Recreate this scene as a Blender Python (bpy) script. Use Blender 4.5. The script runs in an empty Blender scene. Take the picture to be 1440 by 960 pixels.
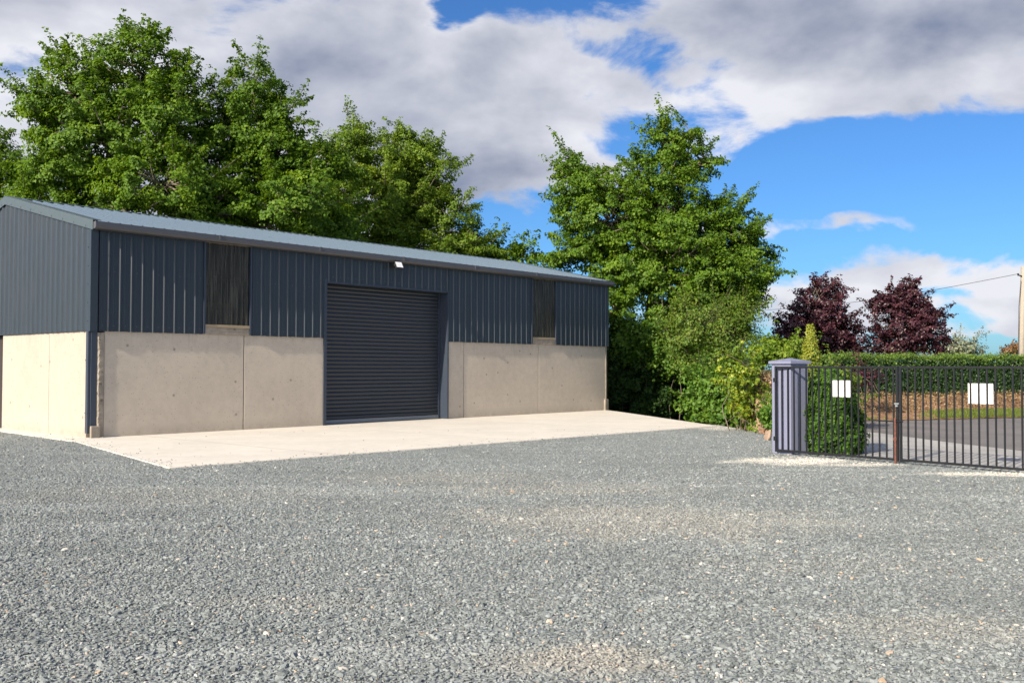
import bpy, bmesh, math, random
import numpy as np
from mathutils import Vector, Matrix
random.seed(7)
rng = np.random.default_rng(7)
S = bpy.context.scene
COL = S.collection
R = math.radians
# ------------------------------------------------------------------ camera
F = 1353.45
PIT = 0.0276
CAMH = 1.6
cam_d = bpy.data.cameras.new('camera')
cam = bpy.data.objects.new('camera', cam_d)
COL.objects.link(cam)
cam_d.sensor_width = 36.0
cam_d.lens = 36.0 * F / 1440.0
cam_d.clip_start = 0.1
cam_d.clip_end = 3000
cam.matrix_world = Matrix.Translation((0, 0, CAMH)) @ Matrix.Rotation(math.pi / 2 + PIT, 4, 'X') @ Matrix.Rotation(0.0017, 4, 'Z')
S.camera = cam
# ------------------------------------------------------------------ light
YAW = 0.7199
D2 = (math.sin(YAW), math.cos(YAW))            # along the shed's front
NF = (math.cos(YAW), -math.sin(YAW))           # out of the shed's front
EPS = R(4.0)
EL = R(28)
sx = -D2[0] * math.cos(EPS) + NF[0] * math.sin(EPS)
sy = -D2[1] * math.cos(EPS) + NF[1] * math.sin(EPS)
SUN = Vector((sx * math.cos(EL), sy * math.cos(EL), math.sin(EL)))
sun_d = bpy.data.lights.new('sun', 'SUN')
sun_d.energy = 5.0
sun_d.angle = R(0.53)
sun_d.color = (1.0, 0.89, 0.73)
sun = bpy.data.objects.new('sun', sun_d)
COL.objects.link(sun)
sun.rotation_euler = SUN.to_track_quat('Z', 'Y').to_euler()
S.view_settings.view_transform = 'Standard'
S.view_settings.look = 'None'
S.view_settings.gamma = 1
S.view_settings.use_curve_mapping = False
EXPO = 0.80
S.view_settings.exposure = EXPO
SKYS = 0.1
S.cycles.max_bounces = 6
S.cycles.transparent_max_bounces = 6


# ------------------------------------------------------------------ node helper
class NT:
    def __init__(self, tree):
        self.t = tree
        self.n = tree.nodes
        self.l = tree.links

    def new(self, typ, **kw):
        nd = self.n.new(typ)
        for k, v in kw.items():
            setattr(nd, k, v)
        return nd

    def put(self, sock, v):
        if hasattr(v, 'is_linked') or hasattr(v, 'links'):
            self.l.new(v, sock)
        else:
            sock.default_value = v

    def math(self, op, a, b=None, c=None, clamp=False):
        nd = self.new('ShaderNodeMath', operation=op, use_clamp=clamp)
        self.put(nd.inputs[0], a)
        if b is not None:
            self.put(nd.inputs[1], b)
        if c is not None:
            self.put(nd.inputs[2], c)
        return nd.outputs[0]

    def ramp(self, fac, lo, hi, a=0.0, b=1.0, smooth=True):
        nd = self.new('ShaderNodeMapRange', interpolation_type='SMOOTHSTEP' if smooth else 'LINEAR')
        self.put(nd.inputs[0], fac)
        nd.inputs[1].default_value = lo
        nd.inputs[2].default_value = hi
        nd.inputs[3].default_value = a
        nd.inputs[4].default_value = b
        return nd.outputs[0]

    def mix(self, fac, a, b, blend='MIX'):
        nd = self.new('ShaderNodeMix', data_type='RGBA', blend_type=blend)
        self.put(nd.inputs[0], fac)
        for i, v in ((6, a), (7, b)):
            if isinstance(v, tuple) and len(v) == 3:
                v = v + (1,)
            self.put(nd.inputs[i], v)
        return nd.outputs[2]

    def noise(self, vec, scale, detail=4, rough=0.55, dist=0.0):
        nd = self.new('ShaderNodeTexNoise')
        if vec is not None:
            self.l.new(vec, nd.inputs['Vector'])
        nd.inputs['Scale'].default_value = scale
        nd.inputs['Detail'].default_value = detail
        nd.inputs['Roughness'].default_value = rough
        nd.inputs['Distortion'].default_value = dist
        return nd.outputs[0]

    def vor(self, vec, scale, feature='F1'):
        nd = self.new('ShaderNodeTexVoronoi', feature=feature)
        self.l.new(vec, nd.inputs['Vector'])
        nd.inputs['Scale'].default_value = scale
        return nd

    def vmul(self, vec, s):
        nd = self.new('ShaderNodeVectorMath', operation='MULTIPLY')
        self.l.new(vec, nd.inputs[0])
        nd.inputs[1].default_value = s
        return nd.outputs[0]

    def vadd(self, vec, s):
        nd = self.new('ShaderNodeVectorMath', operation='ADD')
        self.l.new(vec, nd.inputs[0])
        nd.inputs[1].default_value = s
        return nd.outputs[0]

    def pos(self):
        return self.new('ShaderNodeNewGeometry').outputs['Position']

    def obj(self):
        return self.new('ShaderNodeTexCoord').outputs['Object']

    def bump(self, h, strength=0.4, dist=0.02, normal=None):
        nd = self.new('ShaderNodeBump')
        self.put(nd.inputs['Height'], h)
        nd.inputs['Strength'].default_value = strength
        nd.inputs['Distance'].default_value = dist
        if normal is not None:
            self.l.new(normal, nd.inputs['Normal'])
        return nd.outputs[0]


def mat(name, color=(.5, .5, .5), rough=0.6, metal=0.0, spec=0.5):
    m = bpy.data.materials.new(name)
    m.use_nodes = True
    t = NT(m.node_tree)
    b = m.node_tree.nodes['Principled BSDF']
    b.inputs['Base Color'].default_value = tuple(color) + (1,)
    b.inputs['Roughness'].default_value = rough
    b.inputs['Metallic'].default_value = metal
    b.inputs['Specular IOR Level'].default_value = spec
    return m, t, b


def pix_dir(px, py):
    a = (px - 720) / F
    b = (480 - py) / F
    return a, math.cos(PIT) - b * math.sin(PIT), math.sin(PIT) + b * math.cos(PIT)


def at(px, py, Y):
    x, y, z = pix_dir(px, py)
    s = Y / y
    return Vector((x * s, Y, CAMH + z * s))


def gnd(px, py, z=0.0):
    x, y, zz = pix_dir(px, py)
    s = (z - CAMH) / zz
    return Vector((x * s, y * s, z))


# ------------------------------------------------------------------ sky
world = bpy.data.worlds.new('World')
S.world = world
world.use_nodes = True
w = NT(world.node_tree)
bg = world.node_tree.nodes['Background']
bg.inputs['Strength'].default_value = SKYS
sky = w.new('ShaderNodeTexSky', sky_type='NISHITA')
sky.sun_disc = False
sky.sun_elevation = EL
sky.sun_rotation = math.atan2(SUN.x, SUN.y)
sky.altitude = 50
sky.air_density = 1.0
sky.dust_density = 0.6
sky.ozone_density = 1.6
gen = w.new('ShaderNodeTexCoord').outputs['Generated']
sep = w.new('ShaderNodeSeparateXYZ')
w.l.new(gen, sep.inputs[0])
az = w.math('ARCTAN2', sep.outputs[0], sep.outputs[1])
el = w.math('ARCSINE', sep.outputs[2])
flat = w.vmul(gen, (1, 1, 1.9))
flat2 = w.vadd(flat, (-0.028, -0.01, 0.055))
n_a = w.noise(flat, 6.5, 10, 0.60, 0.35)
n_c = w.noise(w.vadd(flat, (3.1, 1.7, 0.4)), 2.6, 5, 0.5)


wn_ = w.new('ShaderNodeTexNoise')
w.l.new(flat, wn_.inputs['Vector'])
wn_.inputs['Scale'].default_value = 9.0
wn_.inputs['Detail'].default_value = 5
wsep = w.new('ShaderNodeSeparateColor')
w.l.new(wn_.outputs['Color'], wsep.inputs[0])
az_w = w.math('ADD', az, w.math('MULTIPLY', w.math('SUBTRACT', wsep.outputs[0], .5), .17))
el_w = w.math('ADD', el, w.math('MULTIPLY', w.math('SUBTRACT', wsep.outputs[1], .5), .07))


def blob(px, py, rx, ry, wt):
    x, y, z = pix_dir(px, py)
    a0 = math.atan2(x, y)
    e0 = math.asin(z / math.sqrt(x * x + y * y + z * z))
    u = w.math('MULTIPLY', w.math('SUBTRACT', az_w, a0), F / rx)
    v = w.math('MULTIPLY', w.math('SUBTRACT', el_w, e0), F / ry)
    d = w.math('SQRT', w.math('ADD', w.math('MULTIPLY', u, u), w.math('MULTIPLY', v, v)))
    return w.ramp(d, 1.0, 0.25, 0.0, wt)


def total(lst):
    s = lst[0]
    for x in lst[1:]:
        s = w.math('ADD', s, x)
    return s


cover = total([
    blob(150, 60, 700, 420, 1.15), blob(560, 190, 430, 270, 1.0), blob(800, 170, 260, 170, .8), blob(330, 330, 420, 160, .8),
    blob(1290, 20, 520, 190, 1.25), blob(1000, 40, 240, 120, .6), blob(1180, 125, 190, 60, .75), blob(1340, 25, 150, 70, .9), blob(1380, 130, 160, 60, .5),
    blob(1000, 195, 90, 45, .5), blob(1025, 228, 60, 24, .35), blob(1165, 316, 330, 22, .92),
    blob(1300, 428, 640, 100, 1.2), blob(1300, 505, 700, 30, .1),
    blob(655, 8, 70, 50, -.9), blob(890, 74, 120, 38, -.55), blob(980, 105, 120, 40, -.4),
    blob(1420, 474, 240, 22, -.75), blob(1230, 418, 170, 16, -.45), blob(1330, 445, 120, 14, -.4), blob(1100, 480, 90, 20, -.5),
    blob(700, 335, 80, 50, -.8), blob(1250, 265, 260, 90, -.7),
    blob(1300, -500, 900, 350, .5), blob(-900, 100, 700, 500, .6),
])
back = w.math('MAXIMUM', w.ramp(w.math('ABSOLUTE', az), 0.8, 1.3, 0.0, 0.6), w.ramp(el, 0.5, 0.8, 0.0, 0.6))
cov = w.math('ADD', w.math('ADD', w.math('ADD', cover, back), -0.62), w.math('MULTIPLY', w.math('SUBTRACT', n_a, 0.5), 3.3))
alpha = w.ramp(cov, -0.10, 0.46)
thick = w.ramp(cov, 0.15, 1.05)
dark = total([
    blob(1340, 5, 400, 115, .85), blob(930, 0, 330, 70, .4), blob(590, 265, 190, 120, .75), blob(420, 120, 240, 130, .3),
    blob(60, 40, 200, 100, .12), blob(1230, 420, 260, 16, .3), blob(1330, 482, 300, 16, .3), blob(1300, 395, 560, 50, -.35), blob(1080, 140, 300, 40, -.35), blob(1000, 215, 120, 50, -.3), blob(700, 120, 200, 80, -.2), blob(730, 240, 120, 120, .4),
    blob(200, 280, 300, 110, .25),
])
n_d = w.noise(flat, 5.0, 6, 0.5, 0.15)
n_e = w.noise(flat2, 5.0, 6, 0.5, 0.15)
lit = w.math('MULTIPLY', w.math('SUBTRACT', n_d, n_e), 1.9)
bright = w.math('ADD', w.math('ADD', w.math('MULTIPLY', dark, -0.62), w.math('MULTIPLY', thick, -0.16)), w.math('ADD', lit, 0.78))
bright = w.math('ADD', bright, w.math('MULTIPLY', w.math('SUBTRACT', n_c, 0.5), 0.75), clamp=True)
K = 1.0 / (2 ** EXPO) / SKYS
c_dark = tuple(K * c for c in (.24, .285, .41))
c_lite = tuple(K * c for c in (.85, .86, .92))
ccol = w.mix(bright, c_dark, c_lite)
# clouds near the sun are far brighter than the others
dp_ = w.new('ShaderNodeVectorMath', operation='DOT_PRODUCT')
w.l.new(gen, dp_.inputs[0])
dp_.inputs[1].default_value = SUN
glow = w.ramp(dp_.outputs['Value'], 0.45, 1.0, 0.0, 1.0)
ccol = w.mix(glow, ccol, tuple(K * c for c in (6.5, 5.9, 5.0)))
sky_t = w.mix(1.0, sky.outputs[0], (0.26, 0.49, 0.79), 'MULTIPLY')
final = w.mix(alpha, sky_t, ccol)
w.l.new(final, bg.inputs['Color'])


# ------------------------------------------------------------------ mesh helpers
def link(name, me, m=None, parent=None):
    o = bpy.data.objects.new(name, me)
    COL.objects.link(o)
    if m is not None:
        me.materials.append(m)
    if parent is not None:
        o.parent = parent
    return o


def tag(o, label=None, cat=None, group=None, kind=None):
    if label: o['label'] = label
    if cat: o['category'] = cat
    if group: o['group'] = group
    if kind: o['kind'] = kind
    return o


def empty(name, loc, rz=0.0):
    o = bpy.data.objects.new(name, None)
    COL.objects.link(o)
    o.location = loc
    o.rotation_euler = (0, 0, rz)
    o.empty_display_size = 0.2
    return o


def from_np(name, V, Fc, m, parent=None, smooth=False, tone=None):
    V = np.asarray(V, dtype=np.float32)
    Fc = np.asarray(Fc, dtype=np.int32)
    me = bpy.data.meshes.new(name)
    k = Fc.shape[1]
    me.vertices.add(len(V))
    me.vertices.foreach_set('co', V.ravel())
    me.loops.add(Fc.size)
    me.loops.foreach_set('vertex_index', Fc.ravel())
    me.polygons.add(len(Fc))
    me.polygons.foreach_set('loop_start', np.arange(0, Fc.size, k, dtype=np.int32))
    me.polygons.foreach_set('loop_total', np.full(len(Fc), k, dtype=np.int32))
    me.update(calc_edges=True)
    me.validate()
    if smooth:
        me.polygons.foreach_set('use_smooth', np.ones(len(Fc), dtype=bool))
    if tone is not None:
        a = me.attributes.new('tone', 'FLOAT', 'POINT')
        a.data.foreach_set('value', np.asarray(tone, dtype=np.float32))
    return link(name, me, m, parent)


class MB:
    """collects shapes, builds ONE mesh object"""

    def __init__(self):
        self.b = bmesh.new()

    def box(self, x0, x1, y0, y1, z0, z1, bev=0.0):
        r = bmesh.ops.create_cube(self.b, size=1.0)
        vs = r['verts']
        for v in vs:
            v.co = Vector(((x0 + x1) / 2 + v.co.x * (x1 - x0), (y0 + y1) / 2 + v.co.y * (y1 - y0), (z0 + z1) / 2 + v.co.z * (z1 - z0)))
        if bev:
            es = list({e for v in vs for e in v.link_edges})
            bmesh.ops.bevel(self.b, geom=es, offset=bev, segments=2, affect='EDGES', profile=0.6)
        return self

    def poly(self, pts):
        self.b.faces.new([self.b.verts.new(p) for p in pts])
        return self

    def strip(self, A, B):
        a = [self.b.verts.new(p) for p in A]
        c = [self.b.verts.new(p) for p in B]
        for i in range(len(a) - 1):
            self.b.faces.new((a[i], a[i + 1], c[i + 1], c[i]))
        return self

    def prism(self, pts, off):
        n = len(pts)
        off = Vector(off)
        a = [self.b.verts.new(p) for p in pts]
        c = [self.b.verts.new(Vector(p) + off) for p in pts]
        self.b.faces.new(a)
        self.b.faces.new(c[::-1])
        for i in range(n):
            self.b.faces.new((a[i], c[i], c[(i + 1) % n], a[(i + 1) % n]))
        return self

    def tube(self, pts, rad, seg=8):
        pts = [Vector(p) for p in pts]
        if not hasattr(rad, '__len__'): rad = [rad] * len(pts)
        rings = []
        for i, p in enumerate(pts):
            t = (pts[min(i + 1, len(pts) - 1)] - pts[max(i - 1, 0)]).normalized()
            s = t.cross(Vector((0, 0, 1)) if abs(t.z) < .9 else Vector((1, 0, 0))).normalized()
            q = t.cross(s)
            rings.append([self.b.verts.new(p + (s * math.cos(k * 2 * math.pi / seg) + q * math.sin(k * 2 * math.pi / seg)) * rad[i]) for k in range(seg)])
        for i in range(len(rings) - 1):
            for k in range(seg):
                self.b.faces.new((rings[i][k], rings[i][(k + 1) % seg], rings[i + 1][(k + 1) % seg], rings[i + 1][k]))
        self.b.faces.new(rings[0][::-1])
        self.b.faces.new(rings[-1])
        return self

    def build(self, name, m, parent=None, smooth=False):
        bmesh.ops.recalc_face_normals(self.b, faces=self.b.faces)
        me = bpy.data.meshes.new(name)
        self.b.to_mesh(me)
        self.b.free()
        if smooth:
            for p in me.polygons: p.use_smooth = True
        return link(name, me, m, parent)


# ------------------------------------------------------------------ materials
def concrete(name, base, var=0.10, holes=True, stain=0.35, bumps=0.25):
    m, t, b = mat(name, base, 0.85, spec=0.3)
    p = t.pos()
    n1 = t.noise(p, 0.7, 6, 0.6)
    n2 = t.noise(p, 5.0, 6, 0.65)
    n3 = t.noise(t.vmul(p, (3, 3, .35)), 1.2, 5, 0.6)
    n4 = t.noise(p, 60, 3, 0.6)
    f = t.math('ADD', t.math('MULTIPLY', n1, .5), t.math('MULTIPLY', n2, .5))
    lo = tuple(c * (1 - var * 1.6) for c in base)
    hi = tuple(min(1, c * (1 + var * 1.2)) for c in base)
    col = t.mix(t.ramp(f, .34, .66), lo, hi)
    col = t.mix(t.ramp(n3, .55, .78, 0, stain), col, tuple(c * .72 for c in base))
    col = t.mix(t.ramp(n4, .35, .7, 0.0, .22), col, tuple(c * .66 for c in base))
    h = t.math('ADD', t.math('MULTIPLY', n2, .6), t.math('MULTIPLY', n4, .5))
    if holes:
        da, db = [t.new('ShaderNodeVectorMath', operation='DOT_PRODUCT') for _ in range(2)]
        t.l.new(p, da.inputs[0])
        da.inputs[1].default_value = (D2[0] + NF[0], D2[1] + NF[1], 0)
        t.l.new(p, db.inputs[0])
        db.inputs[1].default_value = (0, 0, 1)
        cmb = t.new('ShaderNodeCombineXYZ')
        t.l.new(da.outputs['Value'], cmb.inputs[0])
        t.l.new(db.outputs['Value'], cmb.inputs[1])
        pw_ = cmb.outputs[0]
        v = t.vor(pw_, 1.7)
        v.voronoi_dimensions = '2D'
        spot = t.ramp(v.outputs['Distance'], 0.035, 0.075, 1, 0)
        sepc = t.new('ShaderNodeSeparateColor')
        t.l.new(v.outputs['Color'], sepc.inputs[0])
        keep = t.ramp(sepc.outputs[0], .74, .78)
        v2 = t.vor(pw_, 8.0)
        v2.voronoi_dimensions = '2D'
        s2 = t.new('ShaderNodeSeparateColor')
        t.l.new(v2.outputs['Color'], s2.inputs[0])
        spot2 = t.math('MULTIPLY', t.ramp(v2.outputs['Distance'], 0.05, 0.14, 1, 0), t.ramp(s2.outputs[1], .62, .68))
        sp = t.math('MAXIMUM', t.math('MULTIPLY', spot, keep), t.math('MULTIPLY', spot2, .7))
        col = t.mix(t.math('MULTIPLY', sp, .6), col, tuple(c * .3 for c in base))
        h = t.math('SUBTRACT', h, t.math('MULTIPLY', sp, 1.2))
    # splashed dirt along the foot
    sz = t.new('ShaderNodeSeparateXYZ')
    t.l.new(p, sz.inputs[0])
    if holes:
        foot_ = t.math('MULTIPLY', t.ramp(sz.outputs[2], .34, .02), t.ramp(n2, .3, .7))
        col = t.mix(t.math('MULTIPLY', foot_, .6), col, tuple(c * .55 for c in base))
        drip = t.math('MULTIPLY', t.ramp(sz.outputs[2], 1.9, 2.45), t.ramp(t.noise(t.vmul(p, (7, 7, .25)), 1.5, 4, .6), .5, .72))
        col = t.mix(t.math('MULTIPLY', drip, .35), col, tuple(c * .6 for c in base))
    else:
        # bay joints every five metres across the slab
        dt = t.new('ShaderNodeVectorMath', operation='DOT_PRODUCT')
        t.l.new(p, dt.inputs[0])
        dt.inputs[1].default_value = (D2[0], D2[1], 0)
        fr2 = t.math('FRACT', t.math('MULTIPLY', t.math('ADD', dt.outputs['Value'], 1.2), .2))
        ln_ = t.math('MULTIPLY', t.ramp(t.math('ABSOLUTE', t.math('SUBTRACT', fr2, .5)), .0018, .0034, 1, 0), .7)
        col = t.mix(ln_, col, tuple(c * .3 for c in base))
        # tyre rubs and cured blotches on the slab
        rub = t.ramp(t.noise(t.vmul(p, (.35, 1.6, 1)), 1.1, 5, .6), .52, .7, 0, .22)
        col = t.mix(rub, col, tuple(c * .68 for c in base))
        spk = t.vor(p, 6.0)
        s3 = t.new('ShaderNodeSeparateColor')
        t.l.new(spk.outputs['Color'], s3.inputs[0])
        dot_ = t.math('MULTIPLY', t.ramp(spk.outputs['Distance'], .04, .10, 1, 0), t.ramp(s3.outputs[0], .8, .84))
        col = t.mix(t.math('MULTIPLY', dot_, .6), col, tuple(c * .45 for c in base))
    t.l.new(col, b.inputs['Base Color'])
    t.l.new(t.bump(h, bumps, .012), b.inputs['Normal'])
    return m


M_conc = concrete('wall concrete', (.53, .455, .365), .06, True, .2, .14)
M_conc_side = concrete('smooth sunlit concrete', (.40, .34, .285), .05, True, .12, .15)  # same concrete as the front, smoother, base colour darkened to offset full sun
M_conc_rough = concrete('rough concrete', (.34, .29, .23), .2, True, .5, .9)
M_apron = concrete('apron concrete', (.59, .55, .485), .06, False, .2, .12)


def painted(name, col, rough, dirt=.12, spec=.5):
    m, t, b = mat(name, col, rough, spec=spec)
    p = t.pos()
    n = t.noise(p, 1.3, 5, .6)
    n2 = t.noise(t.vmul(p, (4, 4, .5)), 2.0, 4, .6)
    c = t.mix(t.ramp(n, .3, .7, 0, dirt), tuple(col), tuple(c * .75 + .01 for c in col))
    c = t.mix(t.ramp(n2, .5, .8, 0, dirt), c, tuple(min(1, c * 1.25 + .01) for c in col))
    t.l.new(c, b.inputs['Base Color'])
    t.l.new(t.ramp(n2, .3, .8, rough * .85, rough * 1.2), b.inputs['Roughness'])
    t.l.new(t.bump(t.noise(p, 1.6, 2, .5), .05, .02), b.inputs['Normal'])
    return m


M_clad = painted('anthracite sheet', (.027, .037, .049), .42, .16, .4)
M_roof = painted('roof sheet', (.085, .118, .155), .32)
M_trim = painted('trim sheet', (.062, .082, .092), .45)
M_navy = painted('navy steel', (.034, .044, .064), .4)
M_gut = painted('gutter steel', (.075, .075, .082), .45)
M_door = painted('roller door lath', (.026, .031, .040), .4)
M_rail = painted('door bottom rail', (.20, .22, .24), .4)
M_black, _, _ = mat('black plastic', (.02, .02, .022), .5)
M_wood, t, b = mat('raw timber', (.30, .23, .14), .8)
n = t.noise(t.vmul(t.obj(), (1, 6, 12)), 3, 4, .6)
t.l.new(t.mix(n, (.22, .165, .10), (.42, .33, .21)), b.inputs['Base Color'])
M_screw, _, _ = mat('screw head', (.13, .15, .17), .4, .3)
M_white, t, b = mat('white plate', (.80, .80, .80), .4)
t.l.new(t.mix(t.ramp(t.noise(t.pos(), 6, 5, .6), .4, .8, 0, .2), (.82, .82, .83), (.70, .69, .66)), b.inputs['Base Color'])
M_gate = painted('gate paint', (.009, .010, .012), .5, spec=.3)
M_rust, t, b = mat('rusty steel', (.12, .04, .02), .85)
t.l.new(t.mix(t.ramp(t.noise(t.pos(), 25, 5, .7), .35, .65), (.16, .05, .028), (.06, .03, .025)), b.inputs['Base Color'])
M_pillar = painted('lavender grey paint', (.175, .185, .27), .6, .2)
M_pole, t, b = mat('weathered pole wood', (.3, .25, .2), .85)
n = t.noise(t.vmul(t.obj(), (8, 8, .6)), 3, 5, .65)
t.l.new(t.mix(n, (.19, .16, .125), (.42, .37, .31)), b.inputs['Base Color'])
t.l.new(t.bump(n, .6, .03), b.inputs['Normal'])
M_wire, _, _ = mat('cable', (.05, .05, .06), .6)

# window sheet: clear corrugated plastic
M_pane = bpy.data.materials.new('clear corrugated sheet')
M_pane.use_nodes = True
t = NT(M_pane.node_tree)
t.n.clear()
out = t.new('ShaderNodeOutputMaterial')
tr = t.new('ShaderNodeBsdfTransparent')
tr.inputs[0].default_value = (.36, .34, .28, 1)
gl = t.new('ShaderNodeBsdfGlossy')
gl.inputs['Roughness'].default_value = .12
df = t.new('ShaderNodeBsdfDiffuse')
tw = t.noise(t.vmul(t.obj(), (14, 14, .5)), 2.0, 4, .6)
t.l.new(t.mix(t.ramp(tw, .35, .7), (.04, .039, .034), (.12, .115, .098)), df.inputs[0])
fr = t.new('ShaderNodeFresnel')
fr.inputs[0].default_value = 1.22
m1 = t.new('ShaderNodeMixShader')
m1.inputs[0].default_value = .6
t.l.new(tr.outputs[0], m1.inputs[1])
t.l.new(df.outputs[0], m1.inputs[2])
m2 = t.new('ShaderNodeMixShader')
t.l.new(fr.outputs[0], m2.inputs[0])
t.l.new(m1.outputs[0], m2.inputs[1])
t.l.new(gl.outputs[0], m2.inputs[2])
t.l.new(m2.outputs[0], out.inputs[0])


# gravel (sheet and loose stones share the colour rules)
def gravel_mat(name, stones):
    m, t, b = mat(name, (.25, .27, .27), .8, spec=.35)
    p = t.pos()
    n1 = t.noise(p, .35, 5, .6)
    n2 = t.noise(p, 1.6, 5, .6)
    if stones:
        r = t.new('ShaderNodeObjectInfo').outputs['Random']
        r2 = t.math('FRACT', t.math('MULTIPLY', r, 37.7))
    else:
        v = t.vor(p, 34.0)
        sc = t.new('ShaderNodeSeparateColor')
        t.l.new(v.outputs['Color'], sc.inputs[0])
        r = sc.outputs[0]
        r2 = sc.outputs[1]
    grey = t.mix(t.ramp(r, 0, 1, smooth=False), (.092, .104, .103) if stones else (.128, .142, .141), (.265, .29, .286) if stones else (.295, .32, .315))
    odd = t.mix(t.math('FRACT', t.math('MULTIPLY', r2, 53.0)), (.40, .28, .18), (.52, .50, .47))
    col = t.mix(t.ramp(r2, .972, .976), grey, odd)
    col = t.mix(t.ramp(n1, .35, .7, 0, .35), col, (.13, .14, .138))

    # faint wheel lines and raked bands
    tr_ = t.noise(t.vmul(t.vadd(p, (3.0, 7.0, 0)), (.16, 1.25, 0)), 1.0, 4, .55, .6)
    col = t.mix(t.ramp(tr_, .54, .70, 0, .28), col, (.33, .35, .345))
    col = t.mix(t.ramp(tr_, .46, .30, 0, .3), col, (.115, .13, .13))

    # tan dust and fine pale chippings lying in patches
    def patch(px, py, rx, ry, lo, hi):
        c = gnd(px, py, -.045)
        q = t.new('ShaderNodeVectorMath', operation='SUBTRACT')
        t.l.new(p, q.inputs[0])
        q.inputs[1].default_value = (c.x, c.y, 0)
        s = t.vmul(q.outputs[0], (1 / rx, 1 / ry, 0))
        ln = t.new('ShaderNodeVectorMath', operation='LENGTH')
        t.l.new(s, ln.inputs[0])
        d = t.math('ADD', ln.outputs['Value'], t.math('MULTIPLY', t.math('SUBTRACT', n2, .5), 1.5))
        return t.ramp(d, 1.0, .35, 0, hi)
    tan = None
    for a in ((900, 735, 2.6, 1.6, 0, .5), (800, 690, 2.4, 1.0, 0, .34), (620, 675, 2.2, 1.1, 0, .3), (835, 935, .6, .45, 0, .8), (1330, 890, 1.0, .5, 0, .34),
              (240, 700, 3, 1.2, 0, .2), (380, 855, .8, .3, 0, .25), (1150, 800, 1.4, .5, 0, .15)):
        q = patch(*a)
        q = t.math('MULTIPLY', q, .45)
        tan = q if tan is None else t.math('MAXIMUM', tan, q)
    fine = t.ramp(t.noise(p, 90, 2, .6), .3, .7)
    tancol = t.mix(fine, (.26, .22, .17), (.50, .45, .38))
    col = t.mix(tan, col, tancol)
    pale = None
    for a in ((1120, 650, 1.5, .9, 0, .95), (1010, 602, 1.0, 1.5, 0, .55), (1400, 668, 1.5, .45, 0, .85), (1210, 655, 1.0, .4, 0, .7), (60, 607, 3.0, .5, 0, .0)):
        q = patch(*a)
        pale = q if pale is None else t.math('MAXIMUM', pale, q)
    col = t.mix(pale, col, t.mix(fine, (.38, .36, .31), (.66, .63, .57)))
    t.l.new(col, b.inputs['Base Color'])
    if not stones:
        v2 = t.vor(p, 60.0)
        h = t.math('ADD', t.math('SUBTRACT', 1.0, v.outputs['Distance']), t.math('MULTIPLY', t.math('SUBTRACT', 1.0, v2.outputs['Distance']), .4))
        b1 = t.bump(h, .5, .025)
        t.l.new(t.bump(t.noise(p, .9, 4, .6), .3, .1, b1), b.inputs['Normal'])
    return m


M_gravel = gravel_mat('grey gravel', False)
M_stone = gravel_mat('loose grey chippings', True)

M_field, t, b = mat('rough grass ground', (.06, .09, .025), .95, spec=.1)
p = t.pos()
n = t.noise(p, .8, 6, .65)
n2 = t.noise(p, 12, 4, .7)
c = t.mix(t.ramp(n, .35, .65), (.05, .075, .018), (.11, .125, .045))
c = t.mix(t.ramp(n2, .4, .7), c, (.085, .07, .035))
t.l.new(c, b.inputs['Base Color'])
t.l.new(t.bump(n2, .8, .05), b.inputs['Normal'])

M_soil, t, b = mat('dry clay soil', (.3, .17, .1), .95, spec=.1)
p = t.pos()
n = t.noise(p, 2.2, 6, .65)
n2 = t.noise(p, 14, 5, .7)
c = t.mix(t.ramp(n, .35, .65), (.20, .115, .065), (.42, .26, .155))
c = t.mix(t.ramp(n2, .5, .75, 0, .7), c, (.12, .07, .04))
t.l.new(c, b.inputs['Base Color'])
t.l.new(t.bump(t.math('ADD', n, n2), .9, .1), b.inputs['Normal'])

M_road, t, b = mat('worn asphalt', (.11, .10, .105), .9, spec=.25)
p = t.pos()
n = t.noise(p, .5, 5, .6)
n2 = t.noise(p, 45, 3, .7)
c = t.mix(t.ramp(n, .3, .7), (.108, .101, .098), (.16, .148, .142))
c = t.mix(t.ramp(n2, .3, .75, 0, .4), c, (.24, .22, .21))
t.l.new(c, b.inputs['Base Color'])
t.l.new(t.bump(n2, .4, .01), b.inputs['Normal'])
M_drive, t, b = mat('pale gravelled drive', (.3, .29, .28), .9, spec=.25)
p = t.pos()
n = t.noise(p, .8, 5, .6)
n2 = t.noise(p, 40, 3, .7)
c = t.mix(t.ramp(n, .3, .7), (.25, .245, .24), (.36, .35, .33))
c = t.mix(t.ramp(n2, .3, .75, 0, .4), c, (.48, .46, .43))
t.l.new(c, b.inputs['Base Color'])
t.l.new(t.bump(n2, .6, .02), b.inputs['Normal'])
M_bark, t, b = mat('tree bark', (.12, .10, .075), .9, spec=.2)
p = t.pos()
n = t.noise(t.vmul(p, (3, 3, 1)), 2.5, 6, .65)
c = t.mix(t.ramp(n, .3, .7), (.07, .055, .04), (.22, .19, .145))
t.l.new(c, b.inputs['Base Color'])
t.l.new(t.bump(n, .7, .05), b.inputs['Normal'])


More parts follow.
